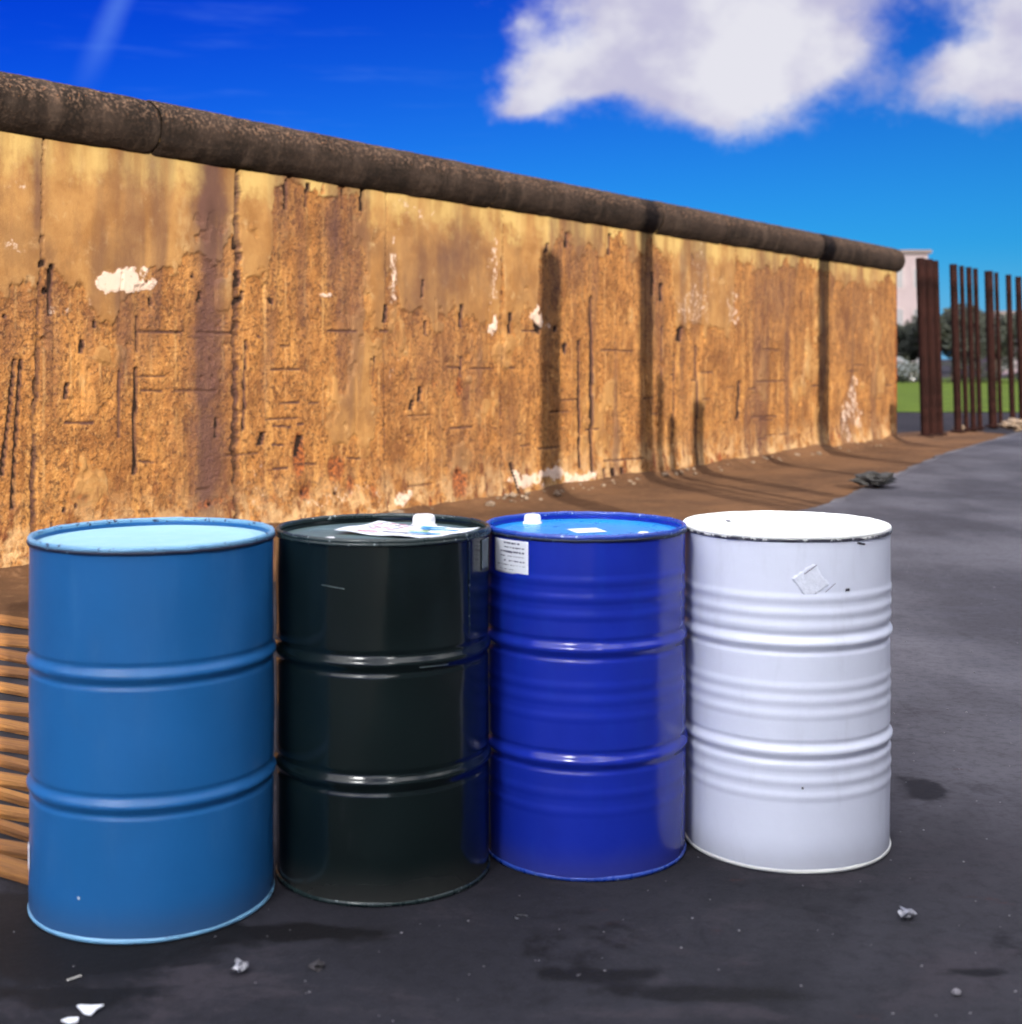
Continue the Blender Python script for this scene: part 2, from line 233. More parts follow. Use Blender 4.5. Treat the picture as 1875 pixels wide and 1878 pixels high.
# ------------------------------------------------------------------ materials
def wall_mat():
    m, g, b = mat('weathered_concrete')
    at = g.node('ShaderNodeAttribute', attribute_name='mask')
    r_, g_, b_ = g.sep(at.outputs['Color'])
    rust = at.outputs['Alpha']
    oc = objc(g)
    st = g.map(oc, (1, 1, .13))                                   # stretched vertically
    n1 = g.noise(oc, 3.2, 6, .62); n2 = g.noise(st, 8, 5, .6); n3 = g.noise(oc, 34, 4, .7); n4 = g.noise(oc, 95, 2, .6)
    v1 = g.voro(oc, 62); v2 = g.voro(oc, 26)
    # exposed aggregate
    e = g.mix(g.ss(n1, .34, .66), (.240, .105, .029), (.138, .055, .016))
    e = g.mix(g.math('MULTIPLY', g.ss(n2, .50, .72), .75), e, (.31, .155, .046))
    e = g.mix(g.math('MULTIPLY', g.ss(n3, .50, .60), .82), e, (.050, .020, .008))
    e = g.mix(g.math('MULTIPLY', g.ss(v1, .30, .12), g.ss(n4, .48, .60)), e, (.36, .22, .10))
    e = g.mix(g.math('MULTIPLY', g.ss(v2, .26, .07), g.ss(n1, .44, .56)), e, (.040, .014, .007))
    # regular thin light ridges left by the reinforcement
    wv = g.node('ShaderNodeTexWave', wave_type='BANDS', bands_direction='X'); g.put(wv.inputs['Vector'], g.map(oc, (1, 1, .05)))
    wv.inputs['Scale'].default_value = 1.45; wv.inputs['Distortion'].default_value = 1.1; wv.inputs['Detail'].default_value = 2; wv.inputs['Detail Scale'].default_value = 2
    rid = g.math('MULTIPLY', g.ss(wv.outputs['Fac'], .965, .995), g.ss(g.noise(oc, 2.0, 3), .45, .60))
    e = g.mix(g.math('MULTIPLY', rid, .40), e, (.36, .21, .085))
    e = g.mix(g.math('MULTIPLY', g.ss(g.noise(g.map(oc, (1, 1, .7), loc=(1, 5, 3)), 27, 4, .7), .55, .66), .50), e, (.36, .19, .065))
    e = g.mix(g.math('MULTIPLY', g.ss(g.noise(g.map(oc, (1, 1, .45), loc=(4, 2, 8)), 15, 5, .72), .57, .66), .55), e, (.070, .024, .009))
    blot = g.noise(g.map(oc, (1, 1, .6), loc=(3, 0, 9)), 1.7, 7, .7)
    e = g.mix(g.math('MULTIPLY', g.ss(blot, .50, .66), .65), e, (.085, .032, .010))
    e = g.mix(g.math('MULTIPLY', g.ss(blot, .44, .34), .45), e, (.34, .165, .050))
    # plaster skin
    x, y, z = g.sep(oc)
    pl = g.mix(g.ss(n1, .36, .64), (.220, .116, .040), (.155, .072, .022))
    pl = g.mix(g.math('MULTIPLY', g.ss(blot, .48, .62), .6), pl, (.115, .058, .024))
    pl = g.mix(g.math('MULTIPLY', g.ss(blot, .45, .36), .35), pl, (.31, .22, .11))
    pl = g.mix(g.math('MULTIPLY', g.ss(g.math('ADD', z, g.math('MULTIPLY', g.math('SUBTRACT', g.noise(oc, 4, 6, .7), .5), .9)), 2.40, 2.66), g.ss(g.noise(st, 3, 4), .34, .60)), pl, (.30, .205, .075))
    pl = g.mix(g.math('MULTIPLY', g.ss(n2, .54, .74), .55), pl, (.145, .068, .030))
    pl = g.mix(g.math('MULTIPLY', g.ss(g.noise(oc, 7, 5, .7), .56, .72), .5), pl, (.30, .205, .105))
    pl = g.mix(g.math('MULTIPLY', g.ss(n3, .60, .72), .45), pl, (.11, .055, .024))
    c = g.mix(g.ss(g.math('ADD', r_, g.math('MULTIPLY', g.math('SUBTRACT', g.math('ADD', n3, g.math('MULTIPLY', n1, .6)), .8), 1.1)), .30, .72), e, pl)
    c = g.mix(g.math('MULTIPLY', g.ss(z, .55, .05), g.ss(g.noise(oc, 5, 6, .7), .42, .58)), c, (.30, .19, .095))
    c = g.mix(g.math('MULTIPLY', g.ss(z, .85, .10), g.ss(g.noise(g.map(oc, (1, 1, .4), loc=(7, 2, 1)), 7, 6, .75), .53, .63)), c, (.075, .022, .008))
    stn_shade = g.math('MULTIPLY', g.math('MINIMUM', g_, 1.0), g.ss(g.noise(st, 5, 5, .65), .25, .62, .45, 1.0))
    c = g.mix(stn_shade, c, g.mix(.78, c, (.045, .021, .018), 'MIX'))
    c = g.mix(g.math('MULTIPLY', g.math('MULTIPLY', stn_shade, stn_shade), .6), c, (.062, .029, .026))
    wm = g.ss(g.math('ADD', b_, g.math('MULTIPLY', g.math('SUBTRACT', g.noise(oc, 20, 6, .8), .5), 2.2)), .36, .66)
    c = g.mix(g.math('MULTIPLY', wm, .72), c, (.44, .35, .30))
    rm = g.ss(g.math('ADD', rust, g.math('MULTIPLY', g.math('SUBTRACT', g.noise(st, 14, 5, .7), .5), .8)), .42, .75)
    c = g.mix(g.math('MULTIPLY', rm, .85), c, g.mix(g.ss(n3, .4, .6), (.20, .055, .014), (.035, .012, .008)))
    c = g.mix(g.ss(g_, 1.15, 1.75), c, (.012, .005, .003))  # near-black recess shade painted into grooves and holes
    g.l.new(c, b.inputs['Base Color']); b.inputs['Roughness'].default_value = .93; b.inputs['Specular IOR Level'].default_value = .2
    hgt = g.math('ADD', g.math('MULTIPLY', n3, g.math('SUBTRACT', 1.0, g.math('MULTIPLY', r_, .92))), g.math('MULTIPLY', n4, .25))
    hgt = g.math('ADD', hgt, g.math('MULTIPLY', g.math('MULTIPLY', v1, g.math('SUBTRACT', 1.0, r_)), -.45))
    g.l.new(g.bump(hgt, .9, .016), b.inputs['Normal'])
    return m
def pipe_mat():
    m, g, b = mat('lichen_dark_concrete')
    oc = objc(g)
    x, y, z = g.sep(oc)
    n1 = g.noise(oc, 3, 6, .65); n2 = g.noise(g.map(oc, (1, .3, .3)), 5, 5, .6); n3 = g.noise(oc, 38, 4, .75)
    c = g.mix(g.ss(n1, .35, .65), (.021, .014, .011), (.008, .0055, .0045))
    c = g.mix(g.math('MULTIPLY', g.ss(n2, .5, .7), .6), c, (.045, .031, .024))
    up = g.ss(g.math('ADD', z, g.math('MULTIPLY', g.noise(oc, 6, 4), .10)), .04, .17)      # lichen sits on the upper side
    sp = g.ss(n3, .50, .62)
    c = g.mix(g.math('MULTIPLY', sp, g.math('ADD', g.math('MULTIPLY', up, .75), .12)), c, (.13, .080, .055))
    c = g.mix(g.math('MULTIPLY', g.ss(g.noise(oc, 50, 3), .58, .68), up), c, (.012, .010, .008))
    c = g.mix(g.math('MULTIPLY', g.ss(g.voro(oc, 30), .14, .05), up), c, (.32, .13, .05))
    g.l.new(c, b.inputs['Base Color']); b.inputs['Roughness'].default_value = .9; b.inputs['Specular IOR Level'].default_value = .1
    g.l.new(g.bump(g.math('ADD', n3, g.math('MULTIPLY', n1, .5)), .9, .014), b.inputs['Normal'])
    return m
def asphalt_mat():
    m, g, b = mat('worn_asphalt')
    p = geo(g); x, y, z = g.sep(p)
    n1 = g.noise(p, .55, 6, .62, .4); n2 = g.noise(p, 2.6, 6, .66, .6); n3 = g.noise(p, 11, 5, .65); n4 = g.noise(p, 130, 3, .7)
    streak = g.noise(g.map(p, (.75, 1.25, 1), rot=(0, 0, R(20))), 2.6, 8, .72, .5)
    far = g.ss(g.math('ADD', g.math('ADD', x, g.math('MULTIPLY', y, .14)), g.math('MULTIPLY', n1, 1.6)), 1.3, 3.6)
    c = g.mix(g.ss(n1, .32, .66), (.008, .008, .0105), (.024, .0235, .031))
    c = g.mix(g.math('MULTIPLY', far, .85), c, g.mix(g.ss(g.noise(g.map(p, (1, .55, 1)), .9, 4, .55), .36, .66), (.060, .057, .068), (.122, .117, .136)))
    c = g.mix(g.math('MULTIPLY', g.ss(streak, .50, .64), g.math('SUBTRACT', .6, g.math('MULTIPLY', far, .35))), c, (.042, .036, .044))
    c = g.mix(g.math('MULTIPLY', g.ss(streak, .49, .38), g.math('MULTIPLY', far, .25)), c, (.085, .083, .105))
    c = g.mix(g.math('MULTIPLY', g.math('MULTIPLY', g.ss(n2, .53, .66), g.math('SUBTRACT', 1.0, g.math('MULTIPLY', far, .8))), g.ss(n3, .40, .62)), c, (.0075, .007, .009))
    # damp oily patches in front of the drums
    oil = None
    for (cx, cy, rx, ry) in ((.19, 2.83, .16, .05), (.42, 2.74, .24, .05), (1.0, 2.84, .10, .03), (-.95, 2.93, .35, .14), (-1.3, 3.1, .3, .3), (-.50, 3.05, .28, .06), (1.27, 4.1, .10, .16), (-.9, 2.72, .2, .05)):
        cy += .13; a_ = g.math('DIVIDE', g.math('SUBTRACT', x, cx), rx); b_ = g.math('DIVIDE', g.math('SUBTRACT', y, cy), ry)
        d = g.math('EXPONENT', g.math('MULTIPLY', g.math('ADD', g.math('MULTIPLY', a_, a_), g.math('MULTIPLY', b_, b_)), -1.))
        oil = d if oil is None else g.math('ADD', oil, d)
    om = g.ss(g.math('ADD', oil, g.math('MULTIPLY', g.math('SUBTRACT', n3, .5), 1.5)), .42, .80)
    c = g.mix(g.math('MULTIPLY', om, .85), c, (.005, .0045, .005))
    c = g.mix(g.math('MULTIPLY', g.ss(g.noise(p, 24, 5, .75), .45, .65), .5), c, g.mix(.5, c, (.004, .004, .005)))
    c = g.mix(g.ss(n4, .60, .72, 0, .30), c, (.08, .08, .10))
    red = g.math('MULTIPLY', g.ss(g.noise(g.map(p, (1, 2, 1), loc=(3, 1, 0)), 3.3, 5, .7), .64, .72), .6)
    c = g.mix(red, c, (.045, .020, .020))
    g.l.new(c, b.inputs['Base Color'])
    g.l.new(g.ss(om, 0, 1, .85, .65), b.inputs['Roughness']); b.inputs['Specular IOR Level'].default_value = .12
    h = g.math('ADD', g.math('MULTIPLY', n4, .5), g.math('ADD', g.math('MULTIPLY', n3, .14), g.math('MULTIPLY', g.noise(p, 38, 4, .7), .35)))
    g.l.new(g.bump(h, .5, .008), b.inputs['Normal'])
    return m
def soil_mat(name, c1, c2, c3, sc_=1.):
    m, g, b = mat(name)
    p = geo(g)
    n1 = g.noise(p, .8 * sc_, 6, .6); n2 = g.noise(p, 14 * sc_, 5, .7); n3 = g.noise(p, 80 * sc_, 3, .7)
    c = g.mix(g.ss(n1, .35, .65), c1, c2); c = g.mix(g.math('MULTIPLY', g.ss(n2, .52, .68), .6), c, c3)
    c = g.mix(g.ss(n3, .58, .70, 0, .5), c, tuple(v * .4 for v in c2))
    g.l.new(c, b.inputs['Base Color']); b.inputs['Roughness'].default_value = .95; b.inputs['Specular IOR Level'].default_value = .15
    g.l.new(g.bump(g.math('ADD', n2, g.math('MULTIPLY', n3, .4)), .6, .02), b.inputs['Normal'])
    return m
def paint(name, base, rough=.4, chips=(.02, .02, .02), chipamt=.0, coat=.0, var=.12, dusty=(.3, .3, .3), dust=.05, spec=.5):
    m, g, b = mat(name)
    oc = objc(g)
    n1 = g.noise(oc, 3.5, 5, .6); n2 = g.noise(g.map(oc, (1, 1, .25)), 14, 5, .65); n3 = g.noise(oc, 55, 4, .7)
    c = g.mix(g.ss(n1, .3, .7, 0, 1), base, tuple(v * (1 - var) for v in base))
    c = g.mix(g.math('MULTIPLY', g.ss(n2, .52, .75), dust), c, dusty)
    x_, y_, z_ = g.sep(oc)
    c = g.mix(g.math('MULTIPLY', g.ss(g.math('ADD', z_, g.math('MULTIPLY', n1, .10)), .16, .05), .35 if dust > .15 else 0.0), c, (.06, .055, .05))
    if chipamt: c = g.mix(g.ss(g.math('ADD', n3, g.math('MULTIPLY', n1, .25)), .78 - chipamt, .80 - chipamt), c, chips)
    g.l.new(c, b.inputs['Base Color']); b.inputs['Specular IOR Level'].default_value = spec
    g.l.new(g.ss(n2, .3, .7, rough * .85, rough * 1.2), b.inputs['Roughness']); b.inputs['Coat Weight'].default_value = coat; b.inputs['Coat Roughness'].default_value = .12
    g.l.new(g.bump(g.noise(oc, 9, 3, .5), .12, .01), b.inputs['Normal'])
    return m
def plain(name, base, rough=.7, metal=0., var=.3, scale=8, bump=.3):
    m, g, b = mat(name)
    oc = objc(g); n1 = g.noise(oc, scale, 5, .65)
    g.l.new(g.mix(g.ss(n1, .3, .7), base, tuple(v * (1 - var) for v in base)), b.inputs['Base Color'])
    b.inputs['Roughness'].default_value = rough; b.inputs['Metallic'].default_value = metal
    g.l.new(g.bump(n1, bump, .01), b.inputs['Normal'])
    return m
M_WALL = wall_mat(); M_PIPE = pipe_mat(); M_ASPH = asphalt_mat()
M_SAND = soil_mat('dry_red_sand', (.095, .046, .021), (.055, .026, .012), (.13, .068, .034))
M_GROUND = soil_mat('dark_paving', (.014, .012, .017), (.008, .007, .011), (.03, .027, .033), .5)
M_GRASS = soil_mat('short_grass', (.050, .080, .003), (.034, .056, .002), (.07, .10, .005), 1)
M_TRIM = plain('rubble_concrete', (.17, .12, .085), .9, var=.5, scale=12)
M_RUST = plain('rusty_steel', (.016, .0052, .0042), .9, .0, .6, 6); M_RUST.node_tree.nodes['Principled BSDF'].inputs['Specular IOR Level'].default_value = .08

# ------------------------------------------------------------------ ground sheets
bm = bmesh.new(); vs = [bm.verts.new(v) for v in ((-600, -80, 0), (600, -80, 0), (600, 900, 0), (-600, 900, 0))]; bm.faces.new(vs)
gr = from_bm('ground', bm, M_GROUND); gr.location.z = -.06; tag(gr, 'dark paved ground beyond the end of the wall', 'ground', kind='structure')
bm = bmesh.new(); vs = [bm.verts.new(v) for v in ((-60, 34.5, 0), (160, 34.5, 0), (160, 90, 0), (-60, 90, 0))]; bm.faces.new(vs)
gs = from_bm('grass', bm, M_GRASS); gs.location.z = -.045; tag(gs, 'bright green strip of grass behind the rusty steel posts', 'grass', kind='structure')
# sand, banked up against the foot of the wall
ss_ = np.concatenate([np.arange(-9, -1, .2), np.arange(-1, 20, .05), np.arange(20, 24.01, .25)])
dd_ = np.concatenate([np.arange(-.9, 0, .1), np.arange(0, .8, .02), np.arange(.8, 9.0, .08)])
S, D = np.meshgrid(ss_, dd_, indexing='ij')
rag = fbm(S * 3, D * 3, 5); inside = sstep(S, 17.2, 16.0)
Z = -.022 + (.055 + .10 * fbm(S * 1.3, S * 0 + 3, 9)) * np.exp(-np.clip(D - .02, 0, 9) / .13) * (.35 + .65 * inside) * sstep(D, -.8, -.1) + (rag - .5) * .035 * sstep(D, 3, .3) + (fbm(S * 9, D * 9, 11) - .5) * .012
Z = np.where(D > 3.0, np.minimum(Z, -.012), Z)
Zs = np.minimum(Z, .30)
X = P0.x + U.x * S + N.x * D; Y = P0.y + U.y * S + N.y * D
edge = sstep(S + (rag - .5) * 2, 22, 18)
Zs = Zs * edge + (1 - edge) * -.075
sand = link('sand', grid_mesh('sand', np.stack([X, Y, Zs], -1)[:, ::-1]), M_SAND, smooth=True)
tag(sand, 'reddish sand strip between the wall and the dark asphalt, crossed by long shadows', 'sand', kind='structure')
# asphalt slab with a broken edge
pts = [(-2.40, 7.0), (-1.2, 8.4), (.6, 10.3), (1.7, 11.1), (2.737, 12.19), (5.817, 18.63), (9.292, 24.84), (10.3, 26.5), (16, 27.5), (60, 29), (60, -40), (-40, -40), (-14, -10), (-4.3, 4.5)]
bm = bmesh.new(); top = []
seg = []
for i, (a, b_) in enumerate(zip(pts, pts[1:] + pts[:1])):
    a = Vector(a); b_ = Vector(b_); L = (b_ - a).length; n_ = int(L / .09) if (i < 7 or i == len(pts) - 1) else 1
    if i == len(pts) - 1: n_ = 40
    nn = Vector((-(b_ - a).y, (b_ - a).x)).normalized()
    for k in range(max(1, n_)):
        q = a.lerp(b_, k / max(1, n_))
        if n_ > 1:
            amp = .05 if i in (3, 4, 5, 6) else .012
            q = q + nn * ((mnoise.noise(Vector((q.x * 1.7, q.y * 1.7, 0))) * amp) + mnoise.noise(Vector((q.x * 7, q.y * 7, 3))) * amp * .6)
        seg.append(q)
top = [bm.verts.new((q.x, q.y, 0)) for q in seg]; bot = [bm.verts.new((q.x, q.y, -.07)) for q in seg]
bm.faces.new(top)
for i in range(len(seg)):
    j = (i + 1) % len(seg); bm.faces.new((top[i], bot[i], bot[j], top[j]))
bmesh.ops.recalc_face_normals(bm, faces=bm.faces)
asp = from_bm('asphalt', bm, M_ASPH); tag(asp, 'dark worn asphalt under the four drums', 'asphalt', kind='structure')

# ------------------------------------------------------------------ the wall
wall = empty('concrete_wall', P0, WROT)
tag(wall, 'long weathered tan concrete wall with peeling plaster and a dark rounded pipe along its top', 'wall')
def smin(v): return v
s_all = [-3.0]
while s_all[-1] < 16.497:
    s = s_all[-1]; s_all.append(s + (.02 if s < -.05 else .0068 + .00085 * max(s, 0)))
s_all = np.array(s_all); s_all[-1] = 16.497
WH = 2.84
zz = np.concatenate([np.arange(-.06, WH, .0088), [WH]])
S, Zg = np.meshgrid(s_all, zz, indexing='ij')
pb = np.array(PB); pb = np.vstack([[-3, 1.8], [-1.5, 1.6], pb])
bd = np.interp(S, pb[:, 0], pb[:, 1])
warp_ = (fbm(S * 5, Zg * 5, 21, 5, .6) - .5)
warps = (fbm(S * 6 + 9, Zg * 6, 33, 5, .6) - .5)
bd2 = np.interp(S + warps * .10, pb[:, 0], pb[:, 1])
bd2 = bd2 + (fbm(S * 1.7, S * 0 + 4, 29, 3) - .5) * .22
pm = Zg - bd2 + warp_ * .55
isl = fbm(S * 1.6, Zg * 1.1, 41, 5, .62)                      # a few remaining skin islands / chips
pl = sstep(pm, -.012, .012)
pl = np.maximum(pl, sstep(isl, .665, .685) * sstep(Zg, .3, .6) * .9)
pl = pl * (1 - sstep(fbm(S * 3, Zg * 3, 51, 5, .6), .70, .72) * sstep(Zg, 2.45, 2.2))
rough = fbm(S * 9, Zg * 7, 61, 5, .62) - .5
vert = fbm(S * 13, Zg * 1.2, 71, 3, .5) - .5
H = pl * .0 + (1 - pl) * (-.017 + rough * .030 + vert * .014) + pl * (rough * .004)
H += (fbm(S * 2.2, Zg * 1.6, 81, 3) - .5) * .018
rs = np.random.RandomState(3)
slit = np.zeros_like(H)
def vline(sl, s0, z0, s1, z1, hw, depth=1., jag=.0):
    t = np.clip((Zg - z1) / max(1e-6, z0 - z1), 0, 1); cs = s1 + (s0 - s1) * t
    if jag: cs = cs + (vnoise(Zg * 14, Zg * 0 + 2, 5) - .5) * jag + (vnoise(Zg * 45, Zg * 0 + 7, 6) - .5) * jag * .6
    m_ = (1 - sstep(np.abs(S - cs), hw * .75, hw * 1.2)) * sstep(Zg, z1 - .012, z1) * sstep(-Zg, -z0 - .012, -z0)
    return np.maximum(sl, m_ * depth)
for (s0, z0, s1, z1, hw) in VS: slit = vline(slit, s0, z0, s1, z1, max(hw * 1.3, .0095 + .0006 * s0), 1.)
slitw = np.zeros_like(H)
for _ in range(70):                                             # weaker reinforcement grooves
    s0 = rs.uniform(-1, 16); L = rs.uniform(.08, .7) ; z1 = rs.uniform(.1, 1.7); k = rs.uniform(.15, .5)
    slitw = vline(slitw, s0, z1 + L, s0 + rs.uniform(-.02, .02), z1, .006 + .0008 * max(0, s0), k)
hs = np.zeros_like(H)
for (s0, z0, s1, z1) in HS + [[a, b, a + l, b] for a, b, l in zip(rs.uniform(-1, 16, 40), rs.uniform(.2, 1.6, 40), rs.uniform(.08, .4, 40))]:
    t = np.clip((S - s0) / max(1e-6, s1 - s0), 0, 1); cz = z0 + (z1 - z0) * t
    hs = np.maximum(hs, (1 - sstep(np.abs(Zg - cz), .005, .011)) * sstep(S, s0 - .01, s0) * sstep(-S, -s1 - .01, -s1) * .28)
H -= np.maximum(np.maximum(slit, slitw) * .045, hs * .06)
def gauss(lst, wp=.5, sx=1., sz=1.):
    o = np.zeros_like(H)
    for (cs, cz, rx, rz, k) in lst:
        d = ((S - cs + warp_ * rx * wp * 2) / (rx * sx)) ** 2 + ((Zg - cz + warps * rz * wp * 2) / (rz * sz)) ** 2
        o = np.maximum(o, np.exp(-d * .8) * k)
    return o
def flatblob(lst, wp=.5):
    o = np.zeros_like(H)
    for (cs, cz, rx, rz, k) in lst:
        d = np.abs((S - cs + warp_ * rx * wp * 6) / (rx * 1.05)) ** 2 + np.abs((Zg - cz + warps * rz * wp * 6) / (rz * 1.0)) ** 2
        o = np.maximum(o, (1 - sstep(d, .3, 1.5)) * k)
    return o
holes = gauss(HOLES, 1.2, .6, .6); H -= sstep(holes, .30, .75) * .04
rh = [[rs.uniform(-1, 16), rs.uniform(.1, 1.8), 0, 0, .9] for _ in range(240)]
for q in rh: q[2] = rs.uniform(.006, .016) * (1 + q[0] * .05 if q[0] > 0 else 1); q[3] = q[2] * rs.uniform(.8, 1.8)
for (cs, cz, rx, rz, k) in rh:
    i0, i1 = np.searchsorted(s_all, [cs - 3 * rx, cs + 3 * rx]); j0, j1 = np.searchsorted(zz, [cz - 3 * rz, cz + 3 * rz])
    d = ((S[i0:i1, j0:j1] - cs) / rx) ** 2 + ((Zg[i0:i1, j0:j1] - cz) / rz) ** 2
    H[i0:i1, j0:j1] -= np.exp(-d) * .028
jm = np.zeros_like(H)
for k, (js, jw) in enumerate(JOINTS):
    jag = .030 if k == 1 else .012
    cs = js + (vnoise(Zg * 9, Zg * 0 + k, 15) - .5) * jag + (vnoise(Zg * 34, Zg * 0 + k, 16) - .5) * jag
    if k in (0, 1): cs = cs + (Zg - 1.4) * (.012 if k else .03)
    wv_ = jw * (.55 + 1.0 * vnoise(Zg * 11, Zg * 0 + 3 * k, 17) * (Zg < 2.1)) * (1.6 if k == 1 else 1)
    jm = np.maximum(jm, 1 - sstep(np.abs(S - cs), wv_ * .7, wv_ * 1.4))
H -= jm * .06
foot = sstep(Zg, .34, .0); H += foot * (.03 + .05 * fbm(S * 4, Zg * 6, 91, 4)) * .6       # crumbling foot
H -= sstep(gauss(RUST, .6), .4, .8) * .012
H += sstep(flatblob(WHITE), .5, .9) * .006
stain_shade = gauss(STAIN, .55, 1.2, 1.25) * 1.35
stain_shade = np.maximum(stain_shade, sstep(fbm(S * 2.4, Zg * .35, 101, 4), .57, .70) * .6)
stain_shade = np.maximum(stain_shade, sstep(slit, .08, .55) * 2.0); stain_shade = np.maximum(stain_shade, sstep(hs, .08, .25) * 1.3); stain_shade = np.maximum(stain_shade, sstep(jm, .05, .7) * 1.55); stain_shade = np.maximum(stain_shade, sstep(holes, .25, .55) * 1.9)  # grooves and holes add painted recess shade to this channel
rusta = np.maximum(gauss(RUST, .7, 1.1, 1.2), sstep(fbm(S * 4, Zg * 2.2, 111, 4), .66, .75) * sstep(-Zg, -.5, -.1) * .8)
white = flatblob(WHITE, .6) * .95
white *= .85
plc = np.clip(.5 + pm * 3.2, 0, 1) * .55 + pl * .45
plc = np.maximum(plc, .75 * sstep(isl, .60, .69))
RGBA = np.stack([plc, stain_shade, white, rusta], -1)
PT = np.stack([S, -H, Zg], -1)                                  # local: x along, -y towards the viewer
cuts = [0] + [int(np.searchsorted(s_all, j[0])) for j in JOINTS] + [len(s_all) - 1]
for i, (a, b_) in enumerate(zip(cuts[:-1], cuts[1:])):
    if i > 0: pass
    Pp = PT[a:b_ + 1]; Cc = RGBA[a:b_ + 1]
    # close the top, back and ends so that every panel is a solid slab
    n_ = Pp.shape[0]
    topb = Pp[:, -1:].copy(); topb[..., 1] = .15; botb = topb.copy(); botb[..., 2] = -.06
    Pp = np.concatenate([Pp, topb, botb], 1); Cc = np.concatenate([Cc, Cc[:, -1:], Cc[:, -1:]], 1)
    o = link('wall_panel', grid_mesh('wall_panel', Pp, Cc), M_WALL, wall, smooth=True)
    # end caps
bm = bmesh.new(); box(bm, 16.493, 16.509, .0, .15, -.06, WH); from_bm('wall_end', bm, M_WALL, wall)
# coping pipes: half-open tubes with an uneven surface, butted end to end
PR = .196; PC = (.07, 2.889)
pj = [-3.0] + PIPEJ + [16.57]
for i, (a, b_) in enumerate(zip(pj[:-1], pj[1:])):
    a += .006 if i else 0; b_ -= .006
    sL = np.linspace(a, b_, max(10, int((b_ - a) / .03))); th = np.linspace(0, 2 * np.pi, 97)
    A1, T1 = np.meshgrid(sL, th, indexing='ij')
    rr = PR + (fbm(A1 * 6, (np.cos(T1) + 2) * 2 + np.sin(T1) * 3 + 9, 131 + i, 4) - .5) * .014
    endf = np.minimum(A1 - a, b_ - A1); rr = rr - .012 * np.exp(-endf / .012) + .004 * (i % 2)
    Pp = np.stack([A1, PC[0] + rr * np.cos(T1) * -1, rr * np.sin(T1)], -1)
    Pp[..., 1] = PC[0] - rr * np.cos(T1)
    o = link('coping_pipe', grid_mesh('coping_pipe', Pp), M_PIPE, wall, smooth=True); o.location.z = PC[1]
    capb = bmesh.new()
    for xx in (a, b_):
        vs = [capb.verts.new((xx, PC[0] - (PR - .014) * math.cos(t), (PR - .014) * math.sin(t))) for t in np.linspace(0, 2 * math.pi, 40, endpoint=False)]
        capb.faces.new(vs)
    cme = bpy.data.meshes.new('pipe_end'); capb.to_mesh(cme); capb.free()
    e_ = link('pipe_end', cme, M_PIPE, o)

# rubble and lime crumbs at the foot
bm = bmesh.new()
for _ in range(110):
    s = random.uniform(-1, 16.4); d = abs(random.gauss(0, .10)) + .05
    if random.random() < .3: s = random.choice((6.08, 6.69, 3.86, 5.5, 3.0, 2.4, 7.3, 8.8)) + random.gauss(0, .25)
    r = random.uniform(.008, .026) * (1.9 if random.random() < .07 else 1)
    zb = -.02 + .10 * math.exp(-d / .13)
    q = bmesh.ops.create_icosphere(bm, subdivisions=1, radius=r)
    c0 = WL(s, d, zb + r * .4)
    for v in q['verts']:
        v.co = Vector((v.co.x * random.uniform(.7, 1.4), v.co.y * random.uniform(.7, 1.4), v.co.z * random.uniform(.5, .9))) + c0
tag(from_bm('rubble', bm, M_TRIM), 'pale crumbs and lumps of broken plaster lying along the foot of the wall', 'rubble', kind='stuff')

